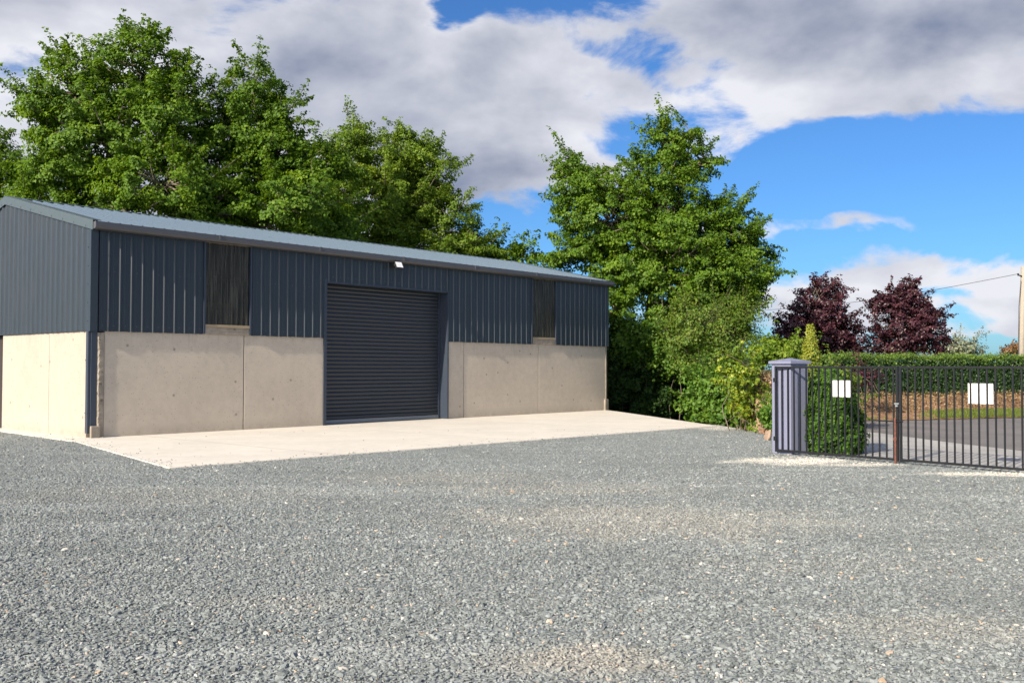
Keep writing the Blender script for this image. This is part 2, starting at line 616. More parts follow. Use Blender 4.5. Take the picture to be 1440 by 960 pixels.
def leaf_mat(name, c0, c1, c2, trans=.35, rough=.45, spec=.4):
    """c0 old leaf, c1 usual leaf, c2 young leaf; tone is each leaf's own"""
    m = bpy.data.materials.new(name)
    m.use_nodes = True
    t = NT(m.node_tree)
    b = t.n['Principled BSDF']
    out = t.n['Material Output']
    a = t.new('ShaderNodeAttribute', attribute_name='tone').outputs['Fac']
    cr = t.new('ShaderNodeValToRGB')
    e = cr.color_ramp.elements
    e[0].position = 0.0
    e[0].color = c0 + (1,)
    e[1].position = 1.0
    e[1].color = c2 + (1,)
    k = e.new(0.5)
    k.color = c1 + (1,)
    t.l.new(a, cr.inputs[0])
    t.l.new(cr.outputs[0], b.inputs['Base Color'])
    b.inputs['Roughness'].default_value = rough
    b.inputs['Specular IOR Level'].default_value = spec
    tl = t.new('ShaderNodeBsdfTranslucent')
    tc = t.mix(1.0, cr.outputs[0], (1.5, 1.35, .55), 'MULTIPLY')
    t.l.new(tc, tl.inputs[0])
    mx = t.new('ShaderNodeMixShader')
    mx.inputs[0].default_value = trans
    t.l.new(b.outputs[0], mx.inputs[1])
    t.l.new(tl.outputs[0], mx.inputs[2])
    t.l.new(mx.outputs[0], out.inputs[0])
    return m


L_syc = leaf_mat('broad green leaf', (.042, .090, .010), (.108, .205, .018), (.20, .30, .028), .45, .5, .25)
L_ash = leaf_mat('light green leaf', (.058, .11, .012), (.14, .23, .022), (.23, .31, .036), .45, .5, .25)
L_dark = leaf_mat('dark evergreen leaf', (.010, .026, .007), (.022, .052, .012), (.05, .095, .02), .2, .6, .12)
L_haw = leaf_mat('hawthorn leaf', (.04, .085, .012), (.095, .165, .022), (.19, .24, .04), .4, .5, .25)
L_mid = leaf_mat('shrub leaf', (.03, .075, .010), (.07, .155, .018), (.14, .235, .03), .38, .5, .25)
L_yel = leaf_mat('yellow green leaf', (.06, .12, .012), (.13, .21, .018), (.33, .36, .03))
L_pur = leaf_mat('purple leaf', (.018, .008, .014), (.048, .017, .026), (.11, .038, .05), .25, .4, .4)
L_pale = leaf_mat('pale sage leaf', (.12, .14, .09), (.22, .25, .17), (.38, .40, .30))
L_rust = leaf_mat('rust brown leaf', (.10, .05, .02), (.20, .11, .05), (.30, .20, .09))
L_gold = leaf_mat('golden conifer needle', (.09, .12, .012), (.20, .24, .025), (.33, .34, .05))
L_hedge = leaf_mat('hedge leaf', (.012, .032, .009), (.026, .062, .014), (.055, .11, .022), .22, .45)
L_new = leaf_mat('hedge new growth', (.06, .12, .016), (.11, .19, .026), (.18, .26, .04))
L_dry = leaf_mat('dry grass stalk', (.12, .075, .04), (.26, .18, .10), (.44, .34, .20), .2, .8, .1)
L_grass = leaf_mat('grass blade', (.06, .095, .018), (.12, .16, .03), (.22, .25, .07), .3, .6, .2)

# ------------------------------------------------------------------ the ground
GZ = -0.016


def ground_z(x, y):
    # a dip behind the end of the apron, where the hedgerow grows
    dx = (x - 7.6) / 3.4
    dy = (y - 37.0) / 7.5
    d = math.sqrt(dx * dx + dy * dy)
    k = max(0.0, min(1.0, (1.15 - d) / .45))
    k = k * k * (3 - 2 * k)
    return -0.075 - 1.1 * k


mb = MB()
xs = [-900, -300, -100, -50] + [-30 + i for i in range(61)] + [50, 100, 300, 900]
ys = [-200, -60, -20] + [-5 + i * 1.0 for i in range(66)] + [80, 120, 300, 1200]
grid = [[mb.b.verts.new((x, y, ground_z(x, y))) for x in xs] for y in ys]
for j in range(len(ys) - 1):
    for i in range(len(xs) - 1):
        mb.b.faces.new((grid[j][i], grid[j][i + 1], grid[j + 1][i + 1], grid[j + 1][i]))
tag(mb.build('ground', M_field, smooth=True), kind='structure')

AX, AY = -9.5592, 21.8769
LEN, SPAN, HE, HA, HC = 19.977, 9.594, 4.922, 6.005, 2.45


def W(u, v, z=0.0):
    return Vector((AX + u * D2[0] - v * NF[0], AY + u * D2[1] - v * NF[1], z))


apFL, apFR, apBR, apBL, foot = gnd(238, 658.5), gnd(1009, 598), gnd(869, 578), gnd(109, 622), gnd(0, 607)
# gravel yard: the tip of the apron, the hedgerow's foot, the pillar, the gate line, far to the right and behind the camera
gp = [(-30, -30), (30, -30), (30, 2)]
for px, py in ((1440, 668), (1278, 650), (1109, 640)):
    q = gnd(px, py, GZ)
    gp.append((q.x + (.9 if px == 1440 else .35), q.y + (.35 if px < 1440 else .3)))
gp += [(5.75, 19.4), (6.35, 22.0), (6.2, 24.5), (5.95, 27.4), (4.6, 30), (0, 30), (-6, 28), tuple(W(0, 11)[:2]), (-30, 40)]
gp[2:2] = [(30, -5)]
gp[4:4] = [(13.0, 9.0)]
mb = MB()
mb.poly([(x, y, GZ) for x, y in gp])
bmesh.ops.triangulate(mb.b, faces=mb.b.faces)
tag(mb.build('gravel_yard', M_gravel), kind='structure')

# loose stones on the near gravel: points that carry one little stone each
pts = []
for z0, z1, dens in ((4.0, 5.5, 1900), (5.5, 7.0, 1700), (7.0, 9, 1400), (9, 11, 1100), (11, 13, 850), (13, 16, 620), (16, 19, 440), (19, 22, 320), (22, 25, 230), (25, 29, 160)):
    xa, xb = -.62 * z1 - .3, .62 * z1 + .3
    nn = int((xb - xa) * (z1 - z0) * dens)
    q = np.stack([rng.uniform(xa, xb, nn), rng.uniform(z0, z1, nn)], 1)
    q = q[np.abs(q[:, 0]) < .60 * q[:, 1] + .5]
    pts.append(q)
pts = np.concatenate(pts)


def inside(q, poly):
    x, y = q[:, 0], q[:, 1]
    r = np.zeros(len(q), bool)
    j = len(poly) - 1
    for i in range(len(poly)):
        xi, yi = poly[i][0], poly[i][1]
        xj, yj = poly[j][0], poly[j][1]
        c = ((yi > y) != (yj > y)) & (x < (xj - xi) * (y - yi) / (yj - yi + 1e-12) + xi)
        r ^= c
        j = i
    return r


ap_poly = [apBL, apFL, apFR, apBR, W(LEN, 0), W(0, 0), W(0, 3), foot]
on_ap = inside(pts, [(p.x, p.y) for p in ap_poly])
ed = (apFR - apFL)
ed_n = np.array([-ed.y, ed.x]) / math.hypot(ed.x, ed.y)
dist = np.abs((pts - np.array([apFL.x, apFL.y])) @ ed_n)
ed2 = (apBL - apFL)
dist = np.minimum(dist, np.abs((pts - np.array([apFL.x, apFL.y])) @ (np.array([-ed2.y, ed2.x]) / math.hypot(ed2.x, ed2.y))))
stray = on_ap & (rng.uniform(0, 1, len(pts)) < .10 * np.exp(-dist / .22) + .0015)
keep_ = (inside(pts, gp) & ~on_ap) | stray
zst = np.where(stray, .006, GZ + .004)[keep_]
pts = pts[keep_]
me = bpy.data.meshes.new('gravel_stones')
me.vertices.add(len(pts))
me.vertices.foreach_set('co', np.concatenate([pts, zst[:, None]], 1).astype(np.float32).ravel())
stones = link('gravel_stones', me)
tag(stones, 'grey crushed stone chippings lying loose over the yard', 'gravel', kind='stuff')
ng = bpy.data.node_groups.new('stone scatter', 'GeometryNodeTree')
ng.interface.new_socket('Geometry', in_out='INPUT', socket_type='NodeSocketGeometry')
ng.interface.new_socket('Geometry', in_out='OUTPUT', socket_type='NodeSocketGeometry')
g = ng.nodes
gi, go = g.new('NodeGroupInput'), g.new('NodeGroupOutput')
join = g.new('GeometryNodeJoinGeometry')
for k in range(5):
    ico = g.new('GeometryNodeMeshIcoSphere')
    ico.inputs['Radius'].default_value = 1.0
    ico.inputs['Subdivisions'].default_value = 1
    sp = g.new('GeometryNodeSetPosition')
    rv = g.new('FunctionNodeRandomValue')
    rv.data_type = 'FLOAT_VECTOR'
    rv.inputs[0].default_value = (-.33, -.33, -.33)
    rv.inputs[1].default_value = (.33, .33, .33)
    rv.inputs['Seed'].default_value = 11 + k
    ng.links.new(ico.outputs[0], sp.inputs['Geometry'])
    ng.links.new(rv.outputs[0], sp.inputs['Offset'])
    g2i = g.new('GeometryNodeGeometryToInstance')
    ng.links.new(sp.outputs[0], g2i.inputs[0])
    ng.links.new(g2i.outputs[0], join.inputs[0])
iop = g.new('GeometryNodeInstanceOnPoints')
iop.inputs['Pick Instance'].default_value = True
ng.links.new(gi.outputs[0], iop.inputs['Points'])
ng.links.new(join.outputs[0], iop.inputs['Instance'])
rr = g.new('FunctionNodeRandomValue')
rr.data_type = 'FLOAT_VECTOR'
rr.inputs[0].default_value = (-.45, -.45, 0)
rr.inputs[1].default_value = (.45, .45, 6.283)
ng.links.new(rr.outputs[0], iop.inputs['Rotation'])
rs = g.new('FunctionNodeRandomValue')
rs.data_type = 'FLOAT_VECTOR'
rs.inputs[0].default_value = (.007, .0055, .004)
rs.inputs[1].default_value = (.0160, .0125, .009)
rs.inputs['Seed'].default_value = 5
ng.links.new(rs.outputs[0], iop.inputs['Scale'])
big = g.new('FunctionNodeRandomValue')
big.data_type = 'FLOAT'
big.inputs['Seed'].default_value = 23
pw8 = g.new('ShaderNodeMath')
pw8.operation = 'POWER'
ng.links.new(big.outputs[1], pw8.inputs[0])
pw8.inputs[1].default_value = 14.0
mad = g.new('ShaderNodeMath')
mad.operation = 'MULTIPLY_ADD'
ng.links.new(pw8.outputs[0], mad.inputs[0])
mad.inputs[1].default_value = 1.5
mad.inputs[2].default_value = 0.90
vs_ = g.new('ShaderNodeVectorMath')
vs_.operation = 'SCALE'
ng.links.new(rs.outputs[0], vs_.inputs[0])
ng.links.new(mad.outputs[0], vs_.inputs['Scale'])
ng.links.new(vs_.outputs[0], iop.inputs['Scale'])
sm = g.new('GeometryNodeSetMaterial')
sm.inputs['Material'].default_value = M_stone
ng.links.new(iop.outputs[0], sm.inputs[0])
ng.links.new(sm.outputs[0], go.inputs[0])
me.materials.append(M_stone)
stones.modifiers.new('scatter', 'NODES').node_group = ng

# the concrete apron and the strip of footing along the side wall
mb = MB()
bk = W(0, 10)
fd = (foot - apBL).normalized()
apts = [apFL, apFR, apBR, W(LEN + .1, .12), W(.05, .12), W(.12, 10.2), apBL + fd * 11.5, apBL]
mb.prism([(p.x, p.y, 0.0) for p in apts], (0, 0, -.11))
es = [e for e in mb.b.edges if all(abs(v.co.z) < 1e-5 for v in e.verts)]
bmesh.ops.bevel(mb.b, geom=es, offset=.012, segments=2, affect='EDGES')
tag(mb.build('concrete_apron', M_apron), kind='structure')

# ------------------------------------------------------------------ the shed
shed = empty('storage_shed', (AX, AY, 0), math.pi / 2 - YAW)
tag(shed, 'long anthracite metal clad storage shed on pale concrete lower walls with a roller door', 'shed')
SL = (HA - HE) / (SPAN / 2)


def roof_h(v):
    return HE + (v if v < SPAN / 2 else SPAN - v) * SL


def panel(u0, u1, v0, v1, z1=HC, m=None):
    mb = MB()
    mb.box(u0, u1, v0, v1, -.1, z1, .012)
    mb.build('wall_panel', m or M_conc, shed)


DU0, DU1, DH = 6.62, 11.35, 3.97
for a, c in ((.30, 3.98), (4.005, DU0), (DU1, 12.13), (12.155, 15.89), (15.915, LEN - .03)): panel(a, c, 0, .2)
for a, c in ((.02, 2.2), (2.212, 5.0), (6.3, SPAN)): panel(0, .2, a + (.21 if a < 1 else 0), c, m=M_conc_side)
for k in range(5): panel(k * 4.0, k * 4.0 + 3.985 - (.05 if k == 4 else 0), SPAN - .2, SPAN)
panel(LEN - .2, LEN, .21, 4.7)
panel(LEN - .2, LEN, 4.715, SPAN - .21)
MB().box(.22, LEN - .22, .22, SPAN - .22, -.1, .005).build('shed_floor', M_conc_rough, shed)

PITCH = .275


def rib_profile(a, c, start=None, depth=.031):
    """(position, offset) pairs from a to c"""
    start = a + .03 if start is None else start
    out = [(a, 0.0)]
    k = start
    while k < c:
        for dx, o in ((.0, 0), (.024, depth), (.054, depth), (.078, 0), (.15, 0), (.156, .004), (.176, .004), (.182, 0)):
            if a < k + dx < c: out.append((k + dx, o))
        k += PITCH
    out.append((c, 0.0))
    return out


def front_clad(u0, u1, z0, z1, v=-.035, sgn=1):
    pr = rib_profile(u0, u1, start=math.floor(u0 / PITCH) * PITCH - PITCH + .05)
    mb = MB()
    jig = [z0 + random.uniform(-.006, .006) for _ in pr]
    mb.strip([(u, v - sgn * o, zz) for (u, o), zz in zip(pr, jig)], [(u, v - sgn * o, z1) for u, o in pr])
    nf = len(mb.b.faces)
    sb = mb
    k = math.floor(u0 / PITCH) * PITCH + .05 + .17
    while k < u1 - .05:
        if k > u0 + .05:
            for zz in (z0 + .13, (z0 + z1) / 2 + .2):
                if zz == z0 + .13 or int(k / PITCH) % 2: sb.box(k - .008, k + .008, v - sgn * .012 - .004, v - sgn * .004, zz - .008, zz + .008)
        k += PITCH
    for f_ in list(mb.b.faces)[nf:]: f_.material_index = 1
    o_ = mb.build('wall_cladding', M_clad, shed)
    o_.data.materials.append(M_screw)


ZT = 4.80
for a, c, z in ((.14, 2.78, HC - .02), (4.17, DU0 - .02, HC - .02), (DU0 - .02, DU1 + .02, DH + .05), (DU1 + .02, 15.46, HC - .02), (16.85, LEN + .01, HC - .02)):
    front_clad(a, c, z, ZT)
front_clad(.1, LEN, HC - .02, ZT, SPAN + .035, -1)


def gable_clad(u, sgn):
    pr = rib_profile(.0 if sgn > 0 else .0, SPAN)
    pr = [(v, o) for v, o in pr]
    ex = sorted(set([v for v, o in pr] + [SPAN / 2]))
    dct = dict(pr)
    mb = MB()
    A = [(u - sgn * dct.get(v, 0), v, HC - .02 + random.uniform(-.006, .006)) for v in ex]
    B = [(u - sgn * dct.get(v, 0), v, roof_h(v) - .03) for v in ex]
    mb.strip(A, B)
    mb.build('gable_cladding', M_clad, shed)


gable_clad(-.035, 1)
gable_clad(LEN + .035, -1)


def slope(v0, v1, h0, h1):
    pr = rib_profile(-.05, LEN + .12, depth=.038)
    mb = MB()
    nz = .01
    mb.strip([(u, v0, h0 + nz + o) for u, o in pr], [(u, v1, h1 + nz + o) for u, o in pr])
    mb.strip([(u, v0, h0 - .03) for u, o in pr], [(u, v1, h1 - .03) for u, o in pr])
    return mb.build('roof', M_roof, shed)


ov = .14
slope(-ov, SPAN / 2, HE - ov * SL, HA)
slope(SPAN + ov, SPAN / 2, HE - ov * SL, HA)
# ridge cap
mb = MB()
hw = .16
mb.strip([(-.06, SPAN / 2 - hw, HA + .05 - hw * SL), (-.06, SPAN / 2, HA + .056), (-.06, SPAN / 2 + hw, HA + .05 - hw * SL)],
         [(LEN + .13, SPAN / 2 - hw, HA + .05 - hw * SL), (LEN + .13, SPAN / 2, HA + .056), (LEN + .13, SPAN / 2 + hw, HA + .05 - hw * SL)])
mb.build('ridge_cap', M_roof, shed)
# barge flashings on the gables with their screws
for u0, s in ((-.085, 1), (LEN + .125, -1)):
    mb = MB()
    for va, vb in ((-.16, SPAN / 2), (SPAN / 2, SPAN + .16)):
        ha, hb = (HE + va * SL if va < 1 else HA), (HA if vb < SPAN - 1 else HE - .16 * SL)
        for top, bot, uu in ((.062, -.17, 0), ):
            mb.prism([(u0, va, ha + top), (u0, vb, hb + top), (u0, vb, hb + bot), (u0, va, ha + bot)], (.012 * s, 0, 0))
        mb.prism([(u0 - .004 * s, va, ha - .15), (u0 - .004 * s, vb, hb - .15), (u0 - .004 * s, vb, hb - .17), (u0 - .004 * s, va, ha - .17)], (.02 * s, 0, 0))
        mb.prism([(u0, va, ha + .05), (u0, vb, hb + .05), (u0, vb, hb + .064), (u0, va, ha + .064)], (.2 * s, 0, 0))
    nf = len(mb.b.faces)
    if s > 0:
        sb = mb
        for k in range(16):
            v = .2 + k * .6
            sb.box(u0 - .014, u0 - .003, v - .012, v + .012, roof_h(v) - .135, roof_h(v) - .111)
    for f_ in list(mb.b.faces)[nf:]: f_.material_index = 1
    o_ = mb.build('barge_flashing', M_trim, shed)
    o_.data.materials.append(M_screw)
# gutter
mb = MB()
mb.b.faces.ensure_lookup_table()
prof = [(-.05, 4.885), (-.275, 4.905), (-.28, 4.79), (-.24, 4.745), (-.05, 4.735)]
mb.prism([(-.07, v, z) for v, z in prof], (LEN + .24, 0, 0))
gt = mb.build('gutter', M_gut, shed)
for k in (3.1, 6.2, 9.3, 12.4, 15.5, 18.6): MB().box(k - .025, k + .025, -.292, -.055, 4.79, 4.912).build('gutter_bracket', M_gut, gt)
mb = MB()
mb.prism([(-.07, SPAN - v, z) for v, z in prof], (LEN + .24, 0, 0))
mb.build('gutter', M_gut, shed)


def corner(u, v, su, sv, w1=.17):
    mb = MB()
    mb.box(min(u, u + su * w1), max(u, u + su * w1), v - .003 if sv > 0 else v, v if sv > 0 else v + .003, HC - .03, 4.76)
    mb.box(u - .003 if su > 0 else u, u if su > 0 else u + .003, min(v, v + sv * w1), max(v, v + sv * w1), HC - .03, 4.76)
    for k in range(6):
        z = HC + .2 + k * .42
        mb.box(u + su * .125 - .009, u + su * .125 + .009, v - sv * .014 - .004, v - sv * .003, z - .009, z + .009)
        mb.box(u - su * .014 - .004, u - su * .003, v + sv * .12 - .009, v + sv * .12 + .009, z - .009, z + .009)
    mb.build('corner_flashing', M_clad, shed)


corner(-.072, -.072, 1, 1)
corner(LEN + .072, -.072, -1, 1)
corner(-.072, SPAN + .072, 1, -1)
corner(LEN + .072, SPAN + .072, -1, -1)

# roller door in its recess
door = MB()
RV = .30
slat = .1135
z = .12
prof = []
while z < DH + .02:
    for k in range(6):
        a = k / 6
        prof.append((RV - .026 * math.sin(math.pi * a) ** .8, z + slat * a))
    prof.append((RV + .006, z + slat * .985))
    z += slat
door.strip([(DU0 + .02, v, zz) for v, zz in prof], [(DU1 - .02, v, zz) for v, zz in prof])
dr = door.build('roller_door', M_door, shed, smooth=False)
MB().box(DU0 + .03, DU1 - .03, RV - .03, RV + .03, .012, .12, .006).build('bottom_rail', M_rail, dr)
fr_ = MB()
fr_.box(DU0 - .10, DU0, -.045, -.035 + .02, 0, DH + .10)
fr_.box(DU1, DU1 + .05, -.06, -.015, 0, DH + .06)
fr_.box(DU1 - .002, DU1 + .012, -.03, RV + .05, 0, DH)
fr_.box(DU0 - .012, DU0 + .002, -.03, RV + .05, 0, DH)
fr_.box(DU0, DU1, -.05, RV + .1, DH, DH + .05)
fr_.box(DU0 + .002, DU0 + .09, RV - .05, RV + .05, 0, DH)
fr_.box(DU1 - .09, DU1 - .002, RV - .05, RV + .05, 0, DH)
fr_.build('door_frame', M_navy, dr)


def window(u0, u1, shift):
    z0, z1 = 2.68, 4.74
    pr = []
    u = u0
    k = 0
    while u < u1:
        pr.append((u, (.018 if k % 4 in (1, 2) else 0)))
        u += .045 if k % 2 else .028
        k += 1
    mb = MB()
    mb.strip([(a, -.02 - o, z0) for a, o in pr], [(a, -.02 - o, z1) for a, o in pr])
    wn = mb.build('window', M_pane, shed)
    MB().box(u0 - .045, u0, -.075, .05, HC, ZT).box(u1, u1 + .045, -.075, .05, HC, ZT).build('window_frame', M_navy, wn)
    MB().box(u0, u1, -.05, .08, z1 - .01, z1 + .055, .004).build('lintel', M_wood, wn)
    MB().box(u0, u1, -.052, .10, z0 - .075, z0, .005).build('sill', M_wood, wn)
    MB().box(u0 + .005, u1 - .005, -.035, .10, HC - .025, z0 - .076, .008).build('sill_block', M_conc_rough, wn)
    MB().box(u0, u1, .9, .94, z0 + .5, z0 + .62).box((u0 + u1) / 2 - .03, (u0 + u1) / 2 + .03, .8, .84, 0, 4.8).build('inner_rail', M_wood, wn)


window(2.83, 4.12, 0)
window(15.51, 16.80, 1)
# left corner: navy downpipe, steel angle and the rough edge of the cast wall
mb = MB()
mb.box(-.075, -.012, .015, .125, .10, HC - .01, .012)
mb.box(-.082, -.005, .005, .135, .55, .58, .004)
mb.box(-.082, -.005, .005, .135, 1.75, 1.78, .004)
mb.build('downpipe', M_navy, shed)
MB().box(-.01, .125, -.012, .21, .24, HC - .01, .003).build('corner_angle', M_navy, shed)
mb = MB()
zz = 0
vs = []
A, B, C_ = [], [], []
k = .02
while k < HC - .03:
    j = random.uniform(-.012, .012)
    A.append((.125, .0, k))
    B.append((.165 + j, -.022 - random.uniform(0, .014), k))
    C_.append((.285, -.020, k))
    k += random.uniform(.03, .06)
mb.strip(A, B)
mb.strip(B, C_)
mb.strip(C_, [(.30, .1, p[2]) for p in C_])
mb.build('rough_edge', M_conc_rough, shed)
MB().box(-.02, .2, -.075, .0, -.05, .27, .02).build('corner_block', M_conc_rough, shed)
MB().box(LEN - .16, LEN + .06, -.075, .0, -.05, .42, .02).build('corner_block', M_conc_rough, shed)
MB().box(LEN - .06, LEN + .02, -.018, .05, .42, HC - .02, .006).build('corner_angle', M_conc_rough, shed)
# side doorway: dark boards stand in for its unlit inside
sd = MB()
for k in range(9): sd.box(.14, .18, 5.01 + k * .142, 5.01 + k * .142 + .136, .02, HC - .04, .004)
sd = sd.build('dark_doorway', mat('dark brown boards', (.03, .02, .018), .7)[0], shed)
MB().box(.09, .14, 5.12, 5.15, 1.0, 1.16, .005).build('handle', M_gate, sd)

# floodlight under the gutter
fl = empty('floodlight', W(9.05, -.30, 4.64), math.pi / 2 - YAW)
tag(fl, 'small black floodlight with white front under the shed gutter above the roller door', 'floodlight')
q = Matrix.Rotation(R(-28), 4, 'X')


def tilt(o):
    o.matrix_local = q
    return o


tilt(MB().box(-.13, .13, -.03, .03, -.10, .10, .01).build('housing', M_black, fl))
tilt(MB().box(-.12, .12, -.036, -.031, -.09, .09, .002).build('lens', M_white, fl))
MB().box(-.15, -.132, -.02, .19, -.03, .03, .003).box(.132, .15, -.02, .19, -.03, .03, .003).box(-.15, .15, .19, .2, -.03, .03).build('bracket', M_black, fl)

# ------------------------------------------------------------------ road, verge and bank beyond the gate
mb = MB()
dp = [gnd(1109, 639, GZ), gnd(1278, 650, GZ), gnd(1440, 668, GZ)]
drive = [(5.9, 18.3), (dp[1].x + .1, dp[1].y + .2), (dp[2].x + .6, dp[2].y + .1), (13, 8.8), (16, 8), (13, 16), (11.5, 24), (10.2, 27), (8.2, 29.0), (6.9, 27), (6.5, 22)]
mb.poly([(x, y, GZ + .004) for x, y in drive])
bmesh.ops.triangulate(mb.b, faces=mb.b.faces)
tag(mb.build('driveway', M_drive), kind='structure')
rA, rB, rC, rD = gnd(1240, 609, -.03), gnd(1440, 634, -.03), gnd(1240, 592, -.03), gnd(1440, 587, -.03)
mb = MB()
road = [(6.5, 28.6), (8.4, 26.4), (rA.x, rA.y), ((rA.x + rB.x) / 2 - .1, (rA.y + rB.y) / 2), (rB.x, rB.y), (11.6, 13), (16, 6), (30, -6), (60, -6), (60, 44), (30, 36), (rD.x, rD.y), (13.8, 30.6), (rC.x, rC.y), (8.6, 30.2), (6.5, 30.6)]
mb.poly([(x, y, GZ + .009) for x, y in road])
bmesh.ops.triangulate(mb.b, faces=mb.b.faces)
tag(mb.build('road', M_road), kind='structure')

# bank: earth strip that rises from the verge to the hedge foot
hl = [(9.6, 33.3), (10.4, 33.5), (11.6, 34.0), (14.5, 35.2), (18.0, 36.5), (24, 38.8), (40, 45)]      # hedge foot line (front)
vl = [(8.2, 30.5), (9.7, 30.2), (11.4, 29.9), (14, 30.9), (17.2, 32.1), (24, 34.4), (40, 40.4)]       # road's far edge


def lerp(a, b, k): return (a[0] + (b[0] - a[0]) * k, a[1] + (b[1] - a[1]) * k)


def resample(line, n):
    d = [0]
    for a, b in zip(line, line[1:]): d.append(d[-1] + math.dist(a, b))
    out = []
    for i in range(n):
        s = d[-1] * i / (n - 1)
        for k in range(len(d) - 1):
            if d[k + 1] >= s - 1e-9:
                out.append(lerp(line[k], line[k + 1], (s - d[k]) / (d[k + 1] - d[k])))
                break
    return out


hr, vr = resample(hl, 160), resample(vl, 160)
rows = 16
V, Fq = [], []
for j in range(rows + 1):
    k = j / rows
    for i in range(160):
        q = lerp(vr[i], hr[i], k * 1.25)
        zz = GZ + .012 + .12 * min(1, k * 3) + .5 * max(0, min(1, (k - .38) / .38)) ** .8
        zz += (random.uniform(-.05, .05) if .3 < k < .9 else random.uniform(-.008, .008))
        V.append((q[0], q[1], zz))
for j in range(rows):
    for i in range(159): Fq.append((j * 160 + i, j * 160 + i + 1, (j + 1) * 160 + i + 1, (j + 1) * 160 + i))
bank = from_np('earth_bank', V, Fq, M_soil, smooth=True)
tag(bank, kind='structure')


# ------------------------------------------------------------------ foliage
def unit(a):
    return a / (np.linalg.norm(a, axis=1, keepdims=True) + 1e-9)


def leaf_mesh(name, P, N, size, tone, m, parent, width=.75, droop=.18):
    n = len(P)
    N = unit(N)
    r = rng.normal(size=(n, 3))
    T = unit(r - (r * N).sum(1, keepdims=True) * N)
    T[:, 2] -= .25
    T = unit(T)
    B = unit(np.cross(N, T))
    L = np.asarray(size).reshape(-1, 1)
    Wd = L * width * .5
    V = np.empty((n, 4, 3))
    V[:, 0] = P
    V[:, 1] = P + T * L * .45 + B * Wd + N * L * .10
    V[:, 2] = P + T * L - N * L * droop
    V[:, 3] = P + T * L * .45 - B * Wd + N * L * .10
    i = np.arange(n)[:, None] * 4
    Fc = np.concatenate([i + np.array([[0, 1, 2]]), i + np.array([[0, 2, 3]])], 0)
    return from_np(name, V.reshape(-1, 3), Fc, m, parent, tone=np.repeat(np.clip(tone, 0, 1), 4))


def tubes_np(paths, seg=5):
    V, Fc = [], []
    base = 0
    for pts, rad in paths:
        pts = np.asarray(pts, float)
        n = len(pts)
        for i in range(n):
            t = pts[min(i + 1, n - 1)] - pts[max(i - 1, 0)]
            t = t / (np.linalg.norm(t) + 1e-9)
            s = np.cross(t, (0, 0, 1) if abs(t[2]) < .9 else (1, 0, 0))
            s /= np.linalg.norm(s) + 1e-9
            q = np.cross(t, s)
            for k in range(seg):
                a = 2 * math.pi * k / seg
                V.append(pts[i] + (s * math.cos(a) + q * math.sin(a)) * rad[i])
        for i in range(n - 1):
            for k in range(seg):
                Fc.append((base + i * seg + k, base + i * seg + (k + 1) % seg, base + (i + 1) * seg + (k + 1) % seg, base + (i + 1) * seg + k))
        base += n * seg
    return V, Fc


def wiggle(a, b, n, amp):
    a, b = np.asarray(a, float), np.asarray(b, float)
    k = np.linspace(0, 1, n)[:, None]
    p = a + (b - a) * k
    off = rng.normal(size=(n, 3)) * amp
    off[0] = 0
    off[-1] = 0
    return p + off


